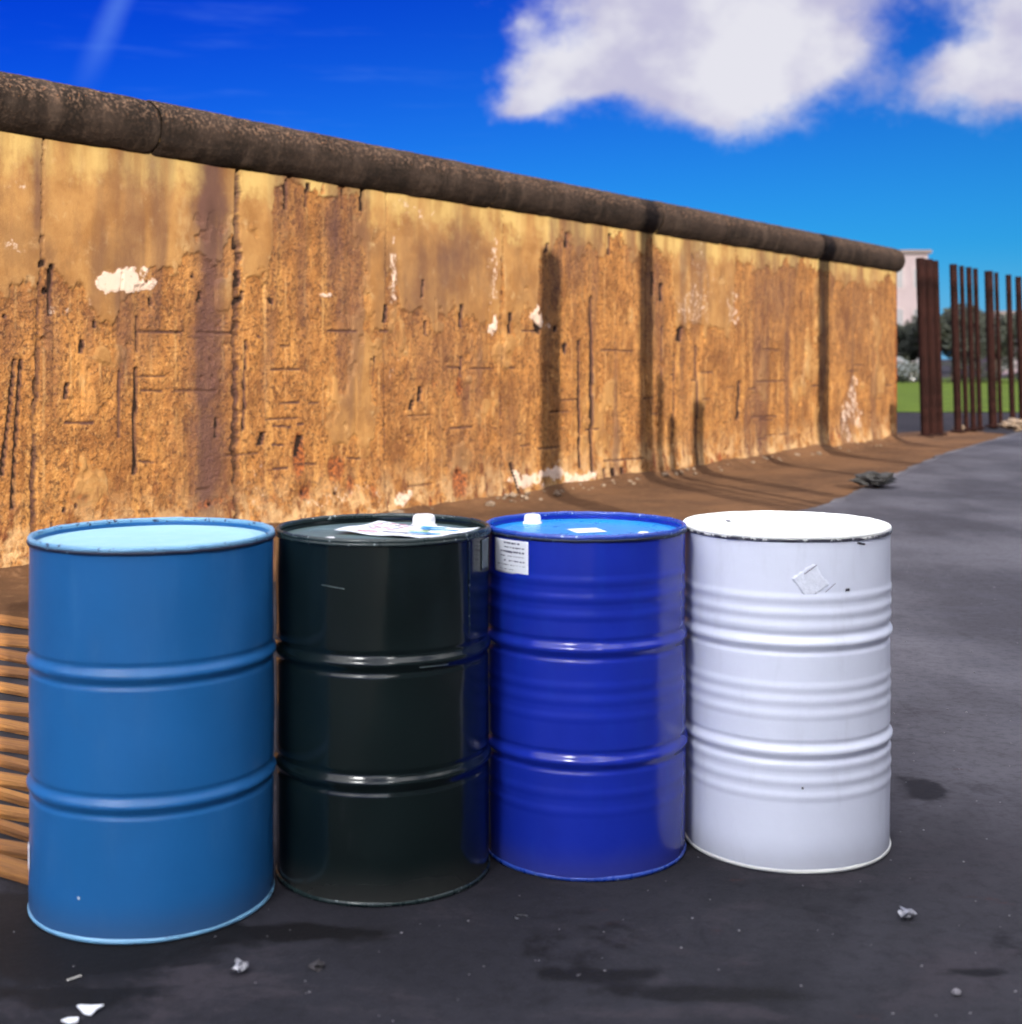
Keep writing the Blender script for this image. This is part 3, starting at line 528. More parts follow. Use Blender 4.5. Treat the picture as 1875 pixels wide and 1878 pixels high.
# ------------------------------------------------------------------ drums
P_WHITE = (.86, .88, .93)
def rim_profile(Rr, zc, h=.011, t=.006):
    out = []
    for k in range(13):
        a = 2 * math.pi * k / 12
        out.append((Rr - t + t * math.cos(a), zc + h * .5 * math.sin(a)))
    return out[:-1]
def bump_(z, c, w_): 
    d = abs(z - c) / w_
    return 0 if d >= 1 else (math.cos(math.pi * d) + 1) / 2
def make_drum(cfg):
    X, Y, Rr, Hh = cfg['X'], cfg['Y'], cfg['R'], cfg['H']
    face = math.atan2(-Y, -X)                     # towards the viewer
    root = empty('steel_drum', (X, Y, 0), face)
    tag(root, cfg['label'], 'drum', 'steel drums standing in a row on the asphalt')
    Rb = Rr - .004
    zs = [.010 + (Hh - .022) * k / 300 for k in range(301)]
    hoops = [Hh * a for a in cfg['hoops']]
    prof = []
    for z in zs:
        r = Rb
        for hc in hoops:
            d = (z - hc) / .0100
            r += .0062 * (math.exp(-(abs(d) ** 2.6)))
            r -= .0026 * (1.3 * bump_(z, hc - .022, .012) + bump_(z, hc + .022, .012))
        for (c_, amp) in cfg.get('ribs', []): r += amp * bump_(z, Hh * c_, .018)
        r += (1 - cfg.get('taper', 0) * (1 - z / Hh)) * 0
        prof.append((r, z))
    bm = lathe(prof, 128)
    # slight dents and ovality so that reflections are not perfect
    for v in bm.verts:
        a = math.atan2(v.co.y, v.co.x)
        n_ = mnoise.noise(Vector((math.cos(a) * 1.6 + X * 9, math.sin(a) * 1.6, v.co.z * 2.4))) * .0036 + mnoise.noise(Vector((math.cos(a) * 5 + X * 9, math.sin(a) * 5, v.co.z * 7))) * .0011
        v.co.x += math.cos(a) * n_; v.co.y += math.sin(a) * n_
    from_bm('body', bm, cfg['paint'], root, True)
    # closure between body and rims
    def ring_wobble(bm, amp):
        for v in bm.verts:
            a = math.atan2(v.co.y, v.co.x); k = mnoise.noise(Vector((math.cos(a) * 6 + X, math.sin(a) * 6, 2))) * amp + mnoise.noise(Vector((math.cos(a) * 22 + X, math.sin(a) * 22, 5))) * amp * .5
            v.co.z += k
    bm = lathe(rim_profile(Rr, Hh - .007, .015, .0065), 128, True); ring_wobble(bm, .0014)
    from_bm('top_rim', bm, cfg['rim'], root, True)
    bm = lathe([(Rr - .0045, Hh - .019), (Rr + .0005, Hh - .018), (Rr + .0015, Hh - .013), (Rr - .002, Hh - .010)], 128); ring_wobble(bm, .0012)
    from_bm('seam_band', bm, cfg['band'], root, True)
    bm = lathe(rim_profile(Rr - .001, .0075, .014, .007), 128, True)
    from_bm('bottom_rim', bm, cfg.get('brim', cfg['rim']), root, True)
    dz = cfg.get('recess', .018)
    Ri = Rr - .012
    bm = lathe([(Ri - .0005, Hh - dz - .004), (Ri - .0005, Hh - .012), (Ri + .002, Hh - .004)], 128); from_bm('rim_inside', bm, cfg.get('inner', cfg['paint']), root, True)
    lid = [(Ri - .001, Hh - dz - .002), (Ri - .006, Hh - dz - .002), (Ri - .03, Hh - dz - .001), (Ri - .034, Hh - dz + .0015), (Ri - .05, Hh - dz + .0015), (Ri - .054, Hh - dz), (.10, Hh - dz + .001), (0, Hh - dz + .0015)]
    bm = lathe(list(reversed(lid)), 128)
    for v in bm.verts:
        if math.hypot(v.co.x, v.co.y) < Ri - .004: v.co.z += mnoise.noise(Vector((v.co.x * 9 + X, v.co.y * 9, 1))) * .0012
    bmesh.ops.recalc_face_normals(bm, faces=bm.faces)
    from_bm('lid', bm, cfg['lid'], root, True)
    bm = lathe([(0, .006), (Rb - .002, .006)], 64); from_bm('base', bm, cfg['paint'], root)
    return root, Rb, Hh, Hh - dz
def patch(name, root, Rb, phi0, phi1, z0, z1, m, rot=0., off=.0018, jag=0., n=14, wav=0.):
    """sheet stuck on the curved side; phi in degrees, positive to the right seen from the front"""
    bm = bmesh.new(); pc = (phi0 + phi1) / 2; zc = (z0 + z1) / 2; w2 = R(phi1 - phi0) / 2 * Rb; h2 = (z1 - z0) / 2
    def row(offs):
        vv = []
        for i in range(n + 1):
            r_ = []
            for j in range(n + 1):
                a = (i / n * 2 - 1) * w2; b_ = (j / n * 2 - 1) * h2
                if jag:
                    e_ = mnoise.noise(Vector((i * .9 + phi0, j * .9, 3))) * jag
                    if i in (0, n): a += e_
                    if j in (0, n): b_ += e_
                b_ += wav * math.sin(i * 1.3 + z0 * 300)
                aa = a * math.cos(rot) - b_ * math.sin(rot); bb = a * math.sin(rot) + b_ * math.cos(rot)
                ph = R(pc) + aa / Rb
                r_.append(bm.verts.new(((Rb + offs) * math.cos(ph), (Rb + offs) * math.sin(ph), zc + bb)))
            vv.append(r_)
        return vv
    A_ = row(off); B_ = row(off - .0007)
    for i in range(n):
        for j in range(n):
            bm.faces.new((A_[i][j], A_[i + 1][j], A_[i + 1][j + 1], A_[i][j + 1]))
            bm.faces.new((B_[i][j], B_[i][j + 1], B_[i + 1][j + 1], B_[i + 1][j]))
    for i in range(n):
        bm.faces.new((A_[i][0], B_[i][0], B_[i + 1][0], A_[i + 1][0])); bm.faces.new((A_[i][n], A_[i + 1][n], B_[i + 1][n], B_[i][n]))
        bm.faces.new((A_[0][i], A_[0][i + 1], B_[0][i + 1], B_[0][i])); bm.faces.new((A_[n][i], B_[n][i], B_[n][i + 1], A_[n][i + 1]))
    return from_bm(name, bm, m, root, True)
def cap(root, name, x, y, z, r, h, m, dome=.35, n=40):
    """x to the right, y away from the viewer, on the lid"""
    prof = [(r * 1.15, 0), (r * 1.15, h * .18), (r, h * .22), (r, h * (1 - dome)), (r * .93, h * (1 - dome * .3)), (r * .75, h), (0, h * .97)]
    bm = lathe(prof, n); 
    for v in bm.verts: v.co += Vector((-y, x, z))
    return from_bm(name, bm, m, root, True)

D_LB = paint('light_blue_paint', (.012, .106, .300), .36, var=.12, dusty=(.05, .16, .36), dust=.2, spec=.35)
D_LBLID = paint('skylit_pale_blue_lid', (.27, .47, .57), .62, var=.06, dusty=(.3, .5, .6), dust=.2, spec=.3)  # paler than the body: sky light on the lid is in the colour
D_LBRIM = paint('worn_pale_rim', (.16, .36, .56), .35, (.02, .03, .06), .04, var=.2)
D_NAVY = paint('dark_blue_seam', (.004, .010, .035), .6, (.1, .2, .3), .02)  # plain dark blue line below the top rim
D_GR = paint('dark_green_paint', (.0050, .0100, .0100), .16, coat=.0, var=.3, dusty=(.012, .020, .024), dust=.25, spec=.5)
D_GRLID = paint('skylit_green_lid', (.085, .135, .135), .40, var=.35, dusty=(.12, .18, .19), dust=.5)  # lid far lighter than the body, with the sky light painted in
D_GRRIM = paint('dark_green_rim', (.014, .026, .026), .28, (.3, .35, .35), .015)
D_BL = paint('royal_blue_paint', (.009, .025, .34), .19, coat=.0, var=.15, dusty=(.006, .045, .36), dust=.25, spec=.5)
D_BLLID = paint('skylit_royal_blue_lid', (.008, .26, .72), .30, var=.25, dusty=(.1, .4, .8), dust=.4)  # blue brightened by painted-in sky light on the lid
D_BLRIM = paint('blue_rim', (.02, .06, .36), .28, (.3, .4, .6), .015)
D_WH = paint('white_paint', (.66, .69, .80), .38, var=.04, dusty=(.50, .52, .60), dust=.4)
D_WHLID = paint('white_lid_paint', (.90, .90, .86), .5, var=.03, dusty=(.75, .75, .68), dust=.4)
D_WHBAND = paint('blackened_seam', (.03, .03, .045), .5, (.5, .5, .5), .10)
M_PLAS = plain('white_plastic', (.85, .85, .86), .35, var=.03, scale=3, bump=.05)
M_PAPER = plain('white_paper', (.72, .74, .80), .7, var=.08, scale=12, bump=.1)
M_INK = plain('faded_ink', (.10, .10, .16), .7, var=.2, scale=20, bump=0)
M_INKR = plain('faded_red_ink', (.45, .10, .16), .7, var=.3, scale=20, bump=0)
M_INKB = plain('faded_blue_ink', (.05, .30, .60), .7, var=.3, scale=20, bump=0)
M_INKG = plain('faded_green_ink', (.45, .62, .30), .7, var=.3, scale=20, bump=0)
M_GLUE = plain('grey_sticker_film', (.10, .13, .15), .6, var=.3, scale=30, bump=.1)
M_FILM = plain('clear_torn_film', (.72, .75, .84), .3, var=.12, scale=40, bump=.3)
M_DARKCHIP = plain('bare_dark_metal', (.02, .02, .03), .5, var=.3, scale=30)

# light blue
lb, Rb, Hh, zl = make_drum(dict(X=-.889, Y=3.400, R=.2925 * 1.018, H=.88 * 1.029, hoops=(.672, .345), paint=D_LB, lid=D_LBLID, rim=D_LBRIM, band=D_NAVY, recess=.018,
    label='light blue steel drum with a plain pale blue lid, nearest the striped bars'))
patch('paint_chip', lb, Rb, -35, -34, .098, .104, M_PAPER, n=4, off=.001, jag=.001)
patch('rust_spot', lb, Rb, 24, 29, .034, .046, M_DARKCHIP, n=6, off=.001, jag=.003)
patch('rust_spot', lb, Rb, 16, 18, .022, .028, M_DARKCHIP, n=5, off=.001, jag=.002)
patch('sticker_remnant', lb, Rb, -83, -77, .11, .17, M_PAPER, n=8, jag=.004)
# dark green
gd, Rb, Hh, zl = make_drum(dict(X=-.3355, Y=3.5965, R=.2925 * .9627, H=.88 * 1.0178, hoops=(.658, .335), paint=D_GR, lid=D_GRLID, rim=D_GRRIM, band=D_GRRIM, recess=.022,
    label='dark green, almost black steel drum with a paper lying on its lid'))
cap(gd, 'bung_cap', .110, .135, zl, .031, .034, M_PLAS)
cap(gd, 'bung', -.135, -.135, zl, .014, .010, M_PLAS)
patch('side_seam', gd, Rb, 50.2, 50.9, .66 * Hh + .03, Hh - .022, D_GRRIM, off=.0022, n=10)
patch('sticker', gd, Rb, 64, 76, Hh - .104, Hh - .026, M_GLUE, n=10, jag=.001)
patch('scratch', gd, Rb, -33, -20, .776, .7775, plain('scratch_metal', (.16, .2, .2), .4), rot=-.10, n=8, off=.001)
patch('scratch', gd, Rb, 18, 34, .579, .5805, plain('scratch_metal', (.10, .13, .14), .4), rot=-.02, n=8, off=.0075)
# royal blue
bd_, Rb, Hh, zl = make_drum(dict(X=.204, Y=3.752, R=.2925 * .9457, H=.88 * 1.0048, hoops=(.667, .343), paint=D_BL, lid=D_BLLID, rim=D_BLRIM, band=D_NAVY, recess=.019,
    ribs=[(.865, .0022), (.815, .0026), (.765, .0020), (.56, .0016), (.52, .0016), (.47, .0014), (.25, .0013), (.20, .0013)],
    label='royal blue steel drum with a white paper label high on its side'))
cap(bd_, 'bung_cap', -.150, .125, zl, .024, .026, M_PLAS)
cap(bd_, 'bung', .155, -.125, zl, .016, .010, M_PLAS)
def lidsheet(root, name, cx, cy, w_, h_, rot, z, m, t=.0012, curl=0., skew=0., n=10):
    bm = bmesh.new(); rows = {0: [], 1: []}
    for s_ in (0, 1):
        for i in range(n + 1):
            r_ = []
            for j in range(n + 1):
                a = (i / n - .5) * w_; b_ = (j / n - .5) * h_ + skew * (i / n - .5)
                x_ = cx + a * math.cos(rot) - b_ * math.sin(rot); y_ = cy + a * math.sin(rot) + b_ * math.cos(rot)
                zz_ = z + t * s_ + curl * ((i / n - .5) ** 2 * 3 + .35 * math.sin(i * .9 + j * .5) + .35) 
                r_.append(bm.verts.new((-y_, x_, zz_)))
            rows[s_].append(r_)
    for i in range(n):
        for j in range(n):
            a_ = rows[1]; bm.faces.new((a_[i][j], a_[i][j + 1], a_[i + 1][j + 1], a_[i + 1][j]))
            b2 = rows[0]; bm.faces.new((b2[i][j], b2[i + 1][j], b2[i + 1][j + 1], b2[i][j + 1]))
    for i in range(n):
        a_ = rows[1]; b2 = rows[0]
        bm.faces.new((a_[i][0], a_[i + 1][0], b2[i + 1][0], b2[i][0])); bm.faces.new((a_[i][n], b2[i][n], b2[i + 1][n], a_[i + 1][n]))
        bm.faces.new((a_[0][i], b2[0][i], b2[0][i + 1], a_[0][i + 1])); bm.faces.new((a_[n][i], a_[n][i + 1], b2[n][i + 1], b2[n][i]))
    return from_bm(name, bm, m, root)
lidsheet(bd_, 'lid_label', .004, -.045, .085, .085, .35, zl + .002, M_PAPER)
lab = patch('side_label', bd_, Rb, -61, -32.5, Hh - .112, Hh - .024, M_PAPER, n=16, jag=.0012)
for k, (a, b_, h_) in enumerate(((-51, -38, .004), (-53, -34.5, .003), (-54, -34.5, .005), (-54, -35, .002), (-53, -34, .0025), (-57, -34, .0015), (-55, -40, .001))):
    zc = Hh - .032 - k * .0115
    n_ = max(3, int((b_ - a) / 2.1)); 
    for q in range(n_):
        if random.random() < .15: continue
        a0 = a + (b_ - a) * q / n_; a1 = a0 + (b_ - a) / n_ * random.uniform(.55, .95)
        patch('print_line', bd_, Rb, a0, a1, zc - h_ / 2 + random.uniform(-.001, .001), zc + h_ / 2, M_INK, n=3, off=.0026).parent = lab
# white
wd, Rb, Hh, zl = make_drum(dict(X=.766, Y=3.812, R=.2925 * .9765, H=.88 * .9976, hoops=(.678, .358), paint=D_WH, lid=D_WHLID, rim=D_WHLID, brim=D_WHLID, band=D_WHBAND, recess=.009, inner=D_WHLID,
    ribs=[(.812, .0026), (.768, .0026), (.727, .0024), (.550, .0020), (.510, .0021), (.468, .0018), (.316, .0020), (.272, .0022), (.228, .0020)],
    label='white steel drum with ribbed sides, at the right end of the row'))
fl = patch('torn_label', wd, Rb, 6, 20, Hh - .155, Hh - .085, M_FILM, rot=.62, n=14, jag=.006, off=.0016)
patch('label_tear', wd, Rb, 9, 17, Hh - .0895, Hh - .0875, M_INK, rot=.62, n=5, off=.0024).parent = fl
patch('scratch', wd, Rb, 17, 28, Hh - .1425, Hh - .1410, M_INK, rot=.66, n=8, off=.0014)
patch('dark_mark', wd, Rb, 40.5, 46.5, Hh - .030, Hh - .025, M_DARKCHIP, rot=-.2, n=6, off=.0014, jag=.0015)
patch('dark_mark', wd, Rb, 32.5, 35, Hh - .148, Hh - .141, M_DARKCHIP, n=6, off=.0046, jag=.002)
patch('dark_mark', wd, Rb, 8.3, 9.4, .222, .228, M_DARKCHIP, n=5, off=.0028, jag=.001)
for q in range(5):
    lidsheet(wd, 'lid_mark', -.135 + q * .017, .12 + random.uniform(-.02, .02), .010, .006, random.uniform(-.5, .5), zl + .0025, plain('worn_lid_ink', (.35, .33, .36)), n=2)
lidsheet(wd, 'lid_mark', -.16, .05, .012, .03, .2, zl + .0028, plain('worn_lid_ink', (.25, .25, .28)), n=2)
lidsheet(wd, 'lid_mark', -.03, .01, .09, .012, .05, zl + .0022, plain('faint_lid_ink', (.62, .62, .62)), n=2)
# paper on the dark drum
pr = empty('paper_sheet', (-.3355, 3.5965, 0), math.atan2(-3.5965, .3355)); zl2 = .88 * 1.0178 - .022
tag(pr, 'creased white paper sheet with red and blue print lying on the dark green drum lid', 'paper')
sh = lidsheet(pr, 'sheet', .063, .0, .32, .21, -.57, zl2 + .004, M_PAPER, curl=.006, n=14)
def onsheet(u_, v_, w_, h_, m, nm): 
    ca, sa = math.cos(-.57), math.sin(-.57); u_ *= 1.28
    cx = .063 + u_ * ca - v_ * sa; cy = .0 + u_ * sa + v_ * ca
    uu = (u_ / .32); lz = zl2 + .004 + .0012 + .006 * (uu ** 2 * 3 + .70)
    lidsheet(pr, nm, cx, cy, w_ * 1.25, h_, -.57, lz, m, t=.0008, n=2)
for k in range(5):
    for q in range(4):
        if random.random() < .2: continue
        onsheet(-.095 + q * .022, .08 - k * .026, random.uniform(.010, .018), .008, M_INKR if (k + q) % 3 else M_INK, 'print_line')
for (a, b_, c_, d, m) in ((.03, .07, .06, .02, M_INKB), (.06, .03, .09, .022, M_INKB), (.03, -.01, .05, .018, M_INKG), (.07, -.05, .08, .02, M_INKB), (0, -.06, .06, .012, M_INK), (-.06, -.075, .05, .010, M_INKR)):
    onsheet(a, b_, c_, d, m, 'print_block')

# ------------------------------------------------------------------ made-up bars standing in for shadow-striped sand beside the light blue drum
def bar_mat(name, a, b2):
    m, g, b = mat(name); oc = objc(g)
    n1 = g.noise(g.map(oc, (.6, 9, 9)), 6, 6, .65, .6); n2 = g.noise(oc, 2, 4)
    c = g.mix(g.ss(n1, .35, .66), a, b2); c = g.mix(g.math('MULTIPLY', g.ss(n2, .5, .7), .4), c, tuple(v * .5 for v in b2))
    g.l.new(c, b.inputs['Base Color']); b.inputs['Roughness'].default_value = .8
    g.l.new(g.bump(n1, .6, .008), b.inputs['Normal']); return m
BARMATS = [bar_mat('orange_brown_bar', (.27, .115, .022), (.14, .052, .010)), bar_mat('brown_bar', (.20, .080, .015), (.10, .036, .007)), bar_mat('grey_brown_bar', (.10, .06, .035), (.05, .03, .017))]
PLN = ('nearest the asphalt edge', 'second from the asphalt edge', 'third from the asphalt edge', 'fourth from the asphalt edge', 'fifth from the asphalt edge', 'sixth from the asphalt edge', 'seventh from the asphalt edge', 'eighth from the asphalt edge',
       'seventh from the foot of the wall', 'sixth from the foot of the wall', 'fifth from the foot of the wall', 'fourth from the foot of the wall', 'third from the foot of the wall', 'second from the foot of the wall', 'nearest the foot of the wall')
for i, (xa, ya, xb, yb) in enumerate(STRIPEBARS):
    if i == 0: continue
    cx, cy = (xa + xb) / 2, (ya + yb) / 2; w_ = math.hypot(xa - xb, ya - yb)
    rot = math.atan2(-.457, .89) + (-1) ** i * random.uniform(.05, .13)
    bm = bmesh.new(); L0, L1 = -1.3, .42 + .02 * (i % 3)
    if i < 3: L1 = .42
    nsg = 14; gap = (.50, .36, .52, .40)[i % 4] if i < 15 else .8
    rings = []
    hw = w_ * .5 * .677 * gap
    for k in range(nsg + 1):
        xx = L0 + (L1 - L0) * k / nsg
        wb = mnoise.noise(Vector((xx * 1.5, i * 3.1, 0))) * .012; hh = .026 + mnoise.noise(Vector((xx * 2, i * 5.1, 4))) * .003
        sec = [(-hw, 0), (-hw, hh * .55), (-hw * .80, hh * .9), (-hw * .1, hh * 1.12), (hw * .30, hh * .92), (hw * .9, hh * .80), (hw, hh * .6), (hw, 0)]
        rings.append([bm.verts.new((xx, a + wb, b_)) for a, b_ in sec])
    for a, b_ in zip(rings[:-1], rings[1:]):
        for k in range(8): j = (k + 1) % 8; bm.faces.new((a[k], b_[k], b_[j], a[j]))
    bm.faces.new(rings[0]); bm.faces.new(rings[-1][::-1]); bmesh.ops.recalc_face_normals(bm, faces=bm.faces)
    o = from_bm('sand_stripe_bar', bm, BARMATS[2 if i == 0 else (i * 7 % 5) % 2]); o.location = (cx, cy, .001); o.rotation_euler = (R(random.uniform(-3, 6)), 0, rot)
    tag(o, 'made-up brown bar for shadow-striped sand beside the light blue drum, ' + PLN[15 - i], 'stripe_bar', 'made-up bars for shadow-striped sand at the left')

# ------------------------------------------------------------------ rusty posts beyond the wall's end
def post(s, h, wd_, lean, label):
    root = empty('steel_post', WL(s, 0, -.05)); tag(root, label, 'post', 'rusty steel posts in line with the wall')
    bm = bmesh.new(); r = wd_ * .66; n_ = 12; rings = []
    for k in range(9):
        t = k / 8; zz_ = t * (h + .05)
        rings.append([bm.verts.new((r * math.cos(2 * math.pi * i / n_) + lean * t, r * math.sin(2 * math.pi * i / n_), zz_)) for i in range(n_)])
    for a, b_ in zip(rings[:-1], rings[1:]):
        for i in range(n_): j = (i + 1) % n_; bm.faces.new((a[i], a[j], b_[j], b_[i]))
    bm.faces.new(rings[-1])
    from_bm('rod', bm, M_RUST, root, True)
    bm = lathe([(r * 1.9, .03), (r * 1.9, .06), (r * 1.2, .075)], 16); bm.faces.new([v for v in bm.verts if abs(v.co.z - .075) < 1e-4]); from_bm('foot_ring', bm, M_RUST, root)
PLAB = ['thick rusty post closest to the end of the wall', 'thickest rusty post, second from the wall end', 'third rusty post from the wall end, at the edge of the clear gap', 'rusty post just right of the clear gap, fourth from the wall end',
        'thin rusty post, fifth from the wall end', 'thin rusty post, sixth from the wall end', 'thin rusty post, seventh from the wall end', 'thick dark rusty post, eighth from the wall end', 'thinnest rusty post, ninth from the wall end',
        'rusty post, tenth from the wall end, before the pale far building', 'rusty post at the right edge of the photo, eleventh from the wall end', 'twelfth rusty post from the wall end', 'thirteenth rusty post from the wall end']
for i, (s, ds_, h, wd_) in enumerate(POSTS[:11]): post(s, 3.02, wd_, -.09, PLAB[i])

# ------------------------------------------------------------------ trees, hedge, houses and a van far behind
def leaf_mat(name, a, b2):
    m, g, b = mat(name); p = geo(g); n1 = g.noise(p, 1.4, 4, .6); n2 = g.noise(p, 9, 3)
    g.l.new(g.mix(g.ss(g.math('ADD', n1, g.math('MULTIPLY', g.math('SUBTRACT', n2, .5), .5)), .3, .7), a, b2), b.inputs['Base Color']); b.inputs['Roughness'].default_value = .7; return m
M_LEAF = leaf_mat('dark_foliage', (.003, .0055, .002), (.009, .013, .004)); M_BARK = plain('bark', (.06, .04, .028), .9)
def leaves(bm, cx, cy, cz, rx, ry, rz, n_, sz):
    for _ in range(n_):
        while True:
            p = Vector((random.uniform(-1, 1), random.uniform(-1, 1), random.uniform(-1, 1)))
            if p.length < 1 and p.length > .25: break
        q = Vector((cx + p.x * rx, cy + p.y * ry, cz + p.z * rz))
        if mnoise.noise(q * .9) < -.22: continue
        s_ = sz * random.uniform(.6, 1.3); u_ = Vector((random.gauss(0, 1), random.gauss(0, 1), random.gauss(0, 1))).normalized(); v_ = u_.orthogonal().normalized()
        bm.faces.new([bm.verts.new(q + a) for a in (u_ * s_, v_ * s_ * .6, -u_ * s_, -v_ * s_ * .6)])
def tree(x_, y_, h, wdt, label, seed):
    random.seed(seed)
    root = empty('tree', (x_, y_, -.045)); tag(root, label, 'tree', 'trees beyond the grass')
    bm = bmesh.new()
    def limb(a, b_, r0, r1, n_=7):
        a = Vector(a); b_ = Vector(b_); d = (b_ - a).normalized(); u_ = d.orthogonal().normalized(); v_ = d.cross(u_)
        A_ = [bm.verts.new(a + (u_ * math.cos(t) + v_ * math.sin(t)) * r0) for t in [2 * math.pi * k / n_ for k in range(n_)]]
        B_ = [bm.verts.new(b_ + (u_ * math.cos(t) + v_ * math.sin(t)) * r1) for t in [2 * math.pi * k / n_ for k in range(n_)]]
        for k in range(n_): j = (k + 1) % n_; bm.faces.new((A_[k], A_[j], B_[j], B_[k]))
    limb((0, 0, 0), (.05, 0, h * .45), .16, .11); lobes = []
    for k in range(7):
        a = k * 2.4; e = Vector((math.cos(a) * wdt * .33, math.sin(a) * wdt * .33, h * random.uniform(.38, .80)))
        limb((.05, 0, h * random.uniform(.25, .45)), e, .07, .02); lobes.append(e)
    from_bm('trunk', bm, M_BARK, root, True)
    bm = bmesh.new()
    for e in lobes + [Vector((0, 0, h * .7)), Vector((0, 0, h * .5))]: leaves(bm, e.x, e.y, e.z, wdt * .24, wdt * .24, h * .20, 900, .13)
    from_bm('crown', bm, M_LEAF, root)
tree(24.6, 76, 4.6, 5.0, 'broad dark tree behind the rusty posts, the widest of the trees', 4)
tree(28.0, 79, 4.3, 4.2, 'dark tree right of the broad one, before the gap to the right pale building', 5)
tree(22.3, 79, 3.7, 2.4, 'small dark tree standing in front of the left pale building', 6)
random.seed(11)
bm = bmesh.new()
for k in range(90):
    xx = 18 + k * .28
    leaves(bm, xx, 73.5, .55 + .12 * mnoise.noise(Vector((xx, 0, 0))), .35, .45, .62, 60, .10)
tag(from_bm('hedge', bm, M_LEAF), 'low dark clipped hedge along the far side of the grass', 'hedge')
M_FAC = plain('pale_pink_render', (.165, .135, .150), .9, var=.1, scale=1); M_FAC2 = plain('pale_mauve_render', (.13, .095, .13), .9, var=.1, scale=1)
M_ROOF = plain('grey_roof', (.09, .07, .07), .8); M_GLASS = plain('dark_window_glass', (.09, .09, .11), .3, bump=0); M_FRAME = plain('window_frame', (.22, .17, .185), .6)
def house(x0, x1, y0, y1, h, label, mf, floors, cols, name='building', back=False):
    root = empty(name, ((x0 + x1) / 2, y0, -.05)); tag(root, label, 'building')
    W2 = (x1 - x0) / 2
    bm = bmesh.new(); box(bm, -W2, W2, 0, y1 - y0, 0, h); from_bm('wall', bm, mf, root)
    bm = bmesh.new(); box(bm, -W2 - .25, W2 + .25, -.25, y1 - y0 + .25, h, h + .28); from_bm('roof', bm, M_ROOF, root)
    for f_ in range(floors):
        for c_ in range(cols):
            wx = -W2 + (c_ + .5) * 2 * W2 / cols; wz = h * (f_ + .38) / floors
            bm = bmesh.new(); ww, wh = min(.55, W2 / cols * .5), h / floors * .24
            box(bm, wx - ww - .08, wx + ww + .08, -.06, -.004, wz - wh - .08, wz + wh + .08); fr = from_bm('window', bm, M_FRAME, root)
            bm = bmesh.new(); box(bm, wx - ww, wx + ww, -.075, -.063, wz - wh, wz + wh); from_bm('pane', bm, M_GLASS, fr)
    return root
house(26.0, 34.2, 112, 122, 9.9, 'tall pale pink building rising directly behind the end of the wall', M_FAC, 3, 5)
house(39.6, 56, 112, 121, 4.9, 'low pale mauve building behind the rightmost rusty posts', M_FAC2, 2, 7)
# a pale parked car half hidden behind the hedge
car = empty('parked_car', (21.0, 76.5, -.045), 0); tag(car, 'pale blue parked car seen between the wall end and the first post', 'car')
M_CAR = paint('pale_blue_car_paint', (.03, .045, .065), .4, coat=.0); M_TYRE = plain('tyre_rubber', (.02, .02, .02), .8); M_RIMM = plain('wheel_metal', (.4, .4, .42), .35, .8)
prof = [(-2.0, .30), (-2.05, .62), (-1.95, .86), (-1.15, .93), (-.60, 1.36), (.55, 1.42), (1.15, 1.05), (1.95, .88), (2.05, .6), (2.0, .3)]
def extr(name, pf, y0, y1, m, parent, bev=.03):
    bm = bmesh.new(); a = [bm.verts.new((p[0], y0, p[1])) for p in pf]; b_ = [bm.verts.new((p[0], y1, p[1])) for p in pf]
    bm.faces.new(a); bm.faces.new(b_[::-1])
    for i in range(len(pf)): j = (i + 1) % len(pf); bm.faces.new((a[i], b_[i], b_[j], a[j]))
    bmesh.ops.recalc_face_normals(bm, faces=bm.faces)
    if bev: bmesh.ops.bevel(bm, geom=list(bm.edges), offset=bev, segments=2, affect='EDGES')
    return from_bm(name, bm, m, parent)
extr('body', prof, -.85, .85, M_CAR, car)
extr('side_window', [(-1.02, .95), (-.56, 1.28), (.50, 1.33), (.98, 1.02)], -.862, -.853, M_GLASS, car, 0)
for xx in (-1.3, 1.28):
    for yy in (-.80, .80):
        bm = lathe([(0, -.09), (.30, -.09), (.32, -.05), (.32, .05), (.30, .09), (0, .09)], 24)
        bmesh.ops.rotate(bm, verts=bm.verts, matrix=Matrix.Rotation(math.pi / 2, 3, 'X')); bmesh.ops.translate(bm, verts=bm.verts, vec=(xx, yy, .32))
        wh = from_bm('wheel', bm, M_TYRE, car)
        bm = lathe([(0, -.10), (.19, -.10), (.19, .10), (0, .10)], 18)
        bmesh.ops.rotate(bm, verts=bm.verts, matrix=Matrix.Rotation(math.pi / 2, 3, 'X')); bmesh.ops.translate(bm, verts=bm.verts, vec=(xx, yy, .32))
        from_bm('rim', bm, M_RIMM, wh)

# ------------------------------------------------------------------ unseen block added outside the frame to shade the drums and asphalt
LS = 10.0; TE = math.tan(SUN_EL); HB = LS * TE
line = [Vector(p) for p in ((-2.76, 7.47), (.9, 10.8), (2.77, 12.12), (5.83, 18.55), (9.7, 25.4), (12.5, 30))]
roofp = [p + Vector((SUN_H.x, SUN_H.y)) * LS for p in line]
bk = Vector((5.5, -4.0))
bm = bmesh.new(); f0 = [bm.verts.new((p.x, p.y, 0)) for p in roofp]; f1 = [bm.verts.new((p.x, p.y, HB)) for p in roofp]
b0 = [bm.verts.new((p.x + bk.x, p.y + bk.y, 0)) for p in roofp]; b1 = [bm.verts.new((p.x + bk.x, p.y + bk.y, HB)) for p in roofp]
for i in range(len(roofp) - 1):
    bm.faces.new((f0[i], f0[i + 1], f1[i + 1], f1[i])); bm.faces.new((b0[i], b1[i], b1[i + 1], b0[i + 1])); bm.faces.new((f1[i], f1[i + 1], b1[i + 1], b1[i]))
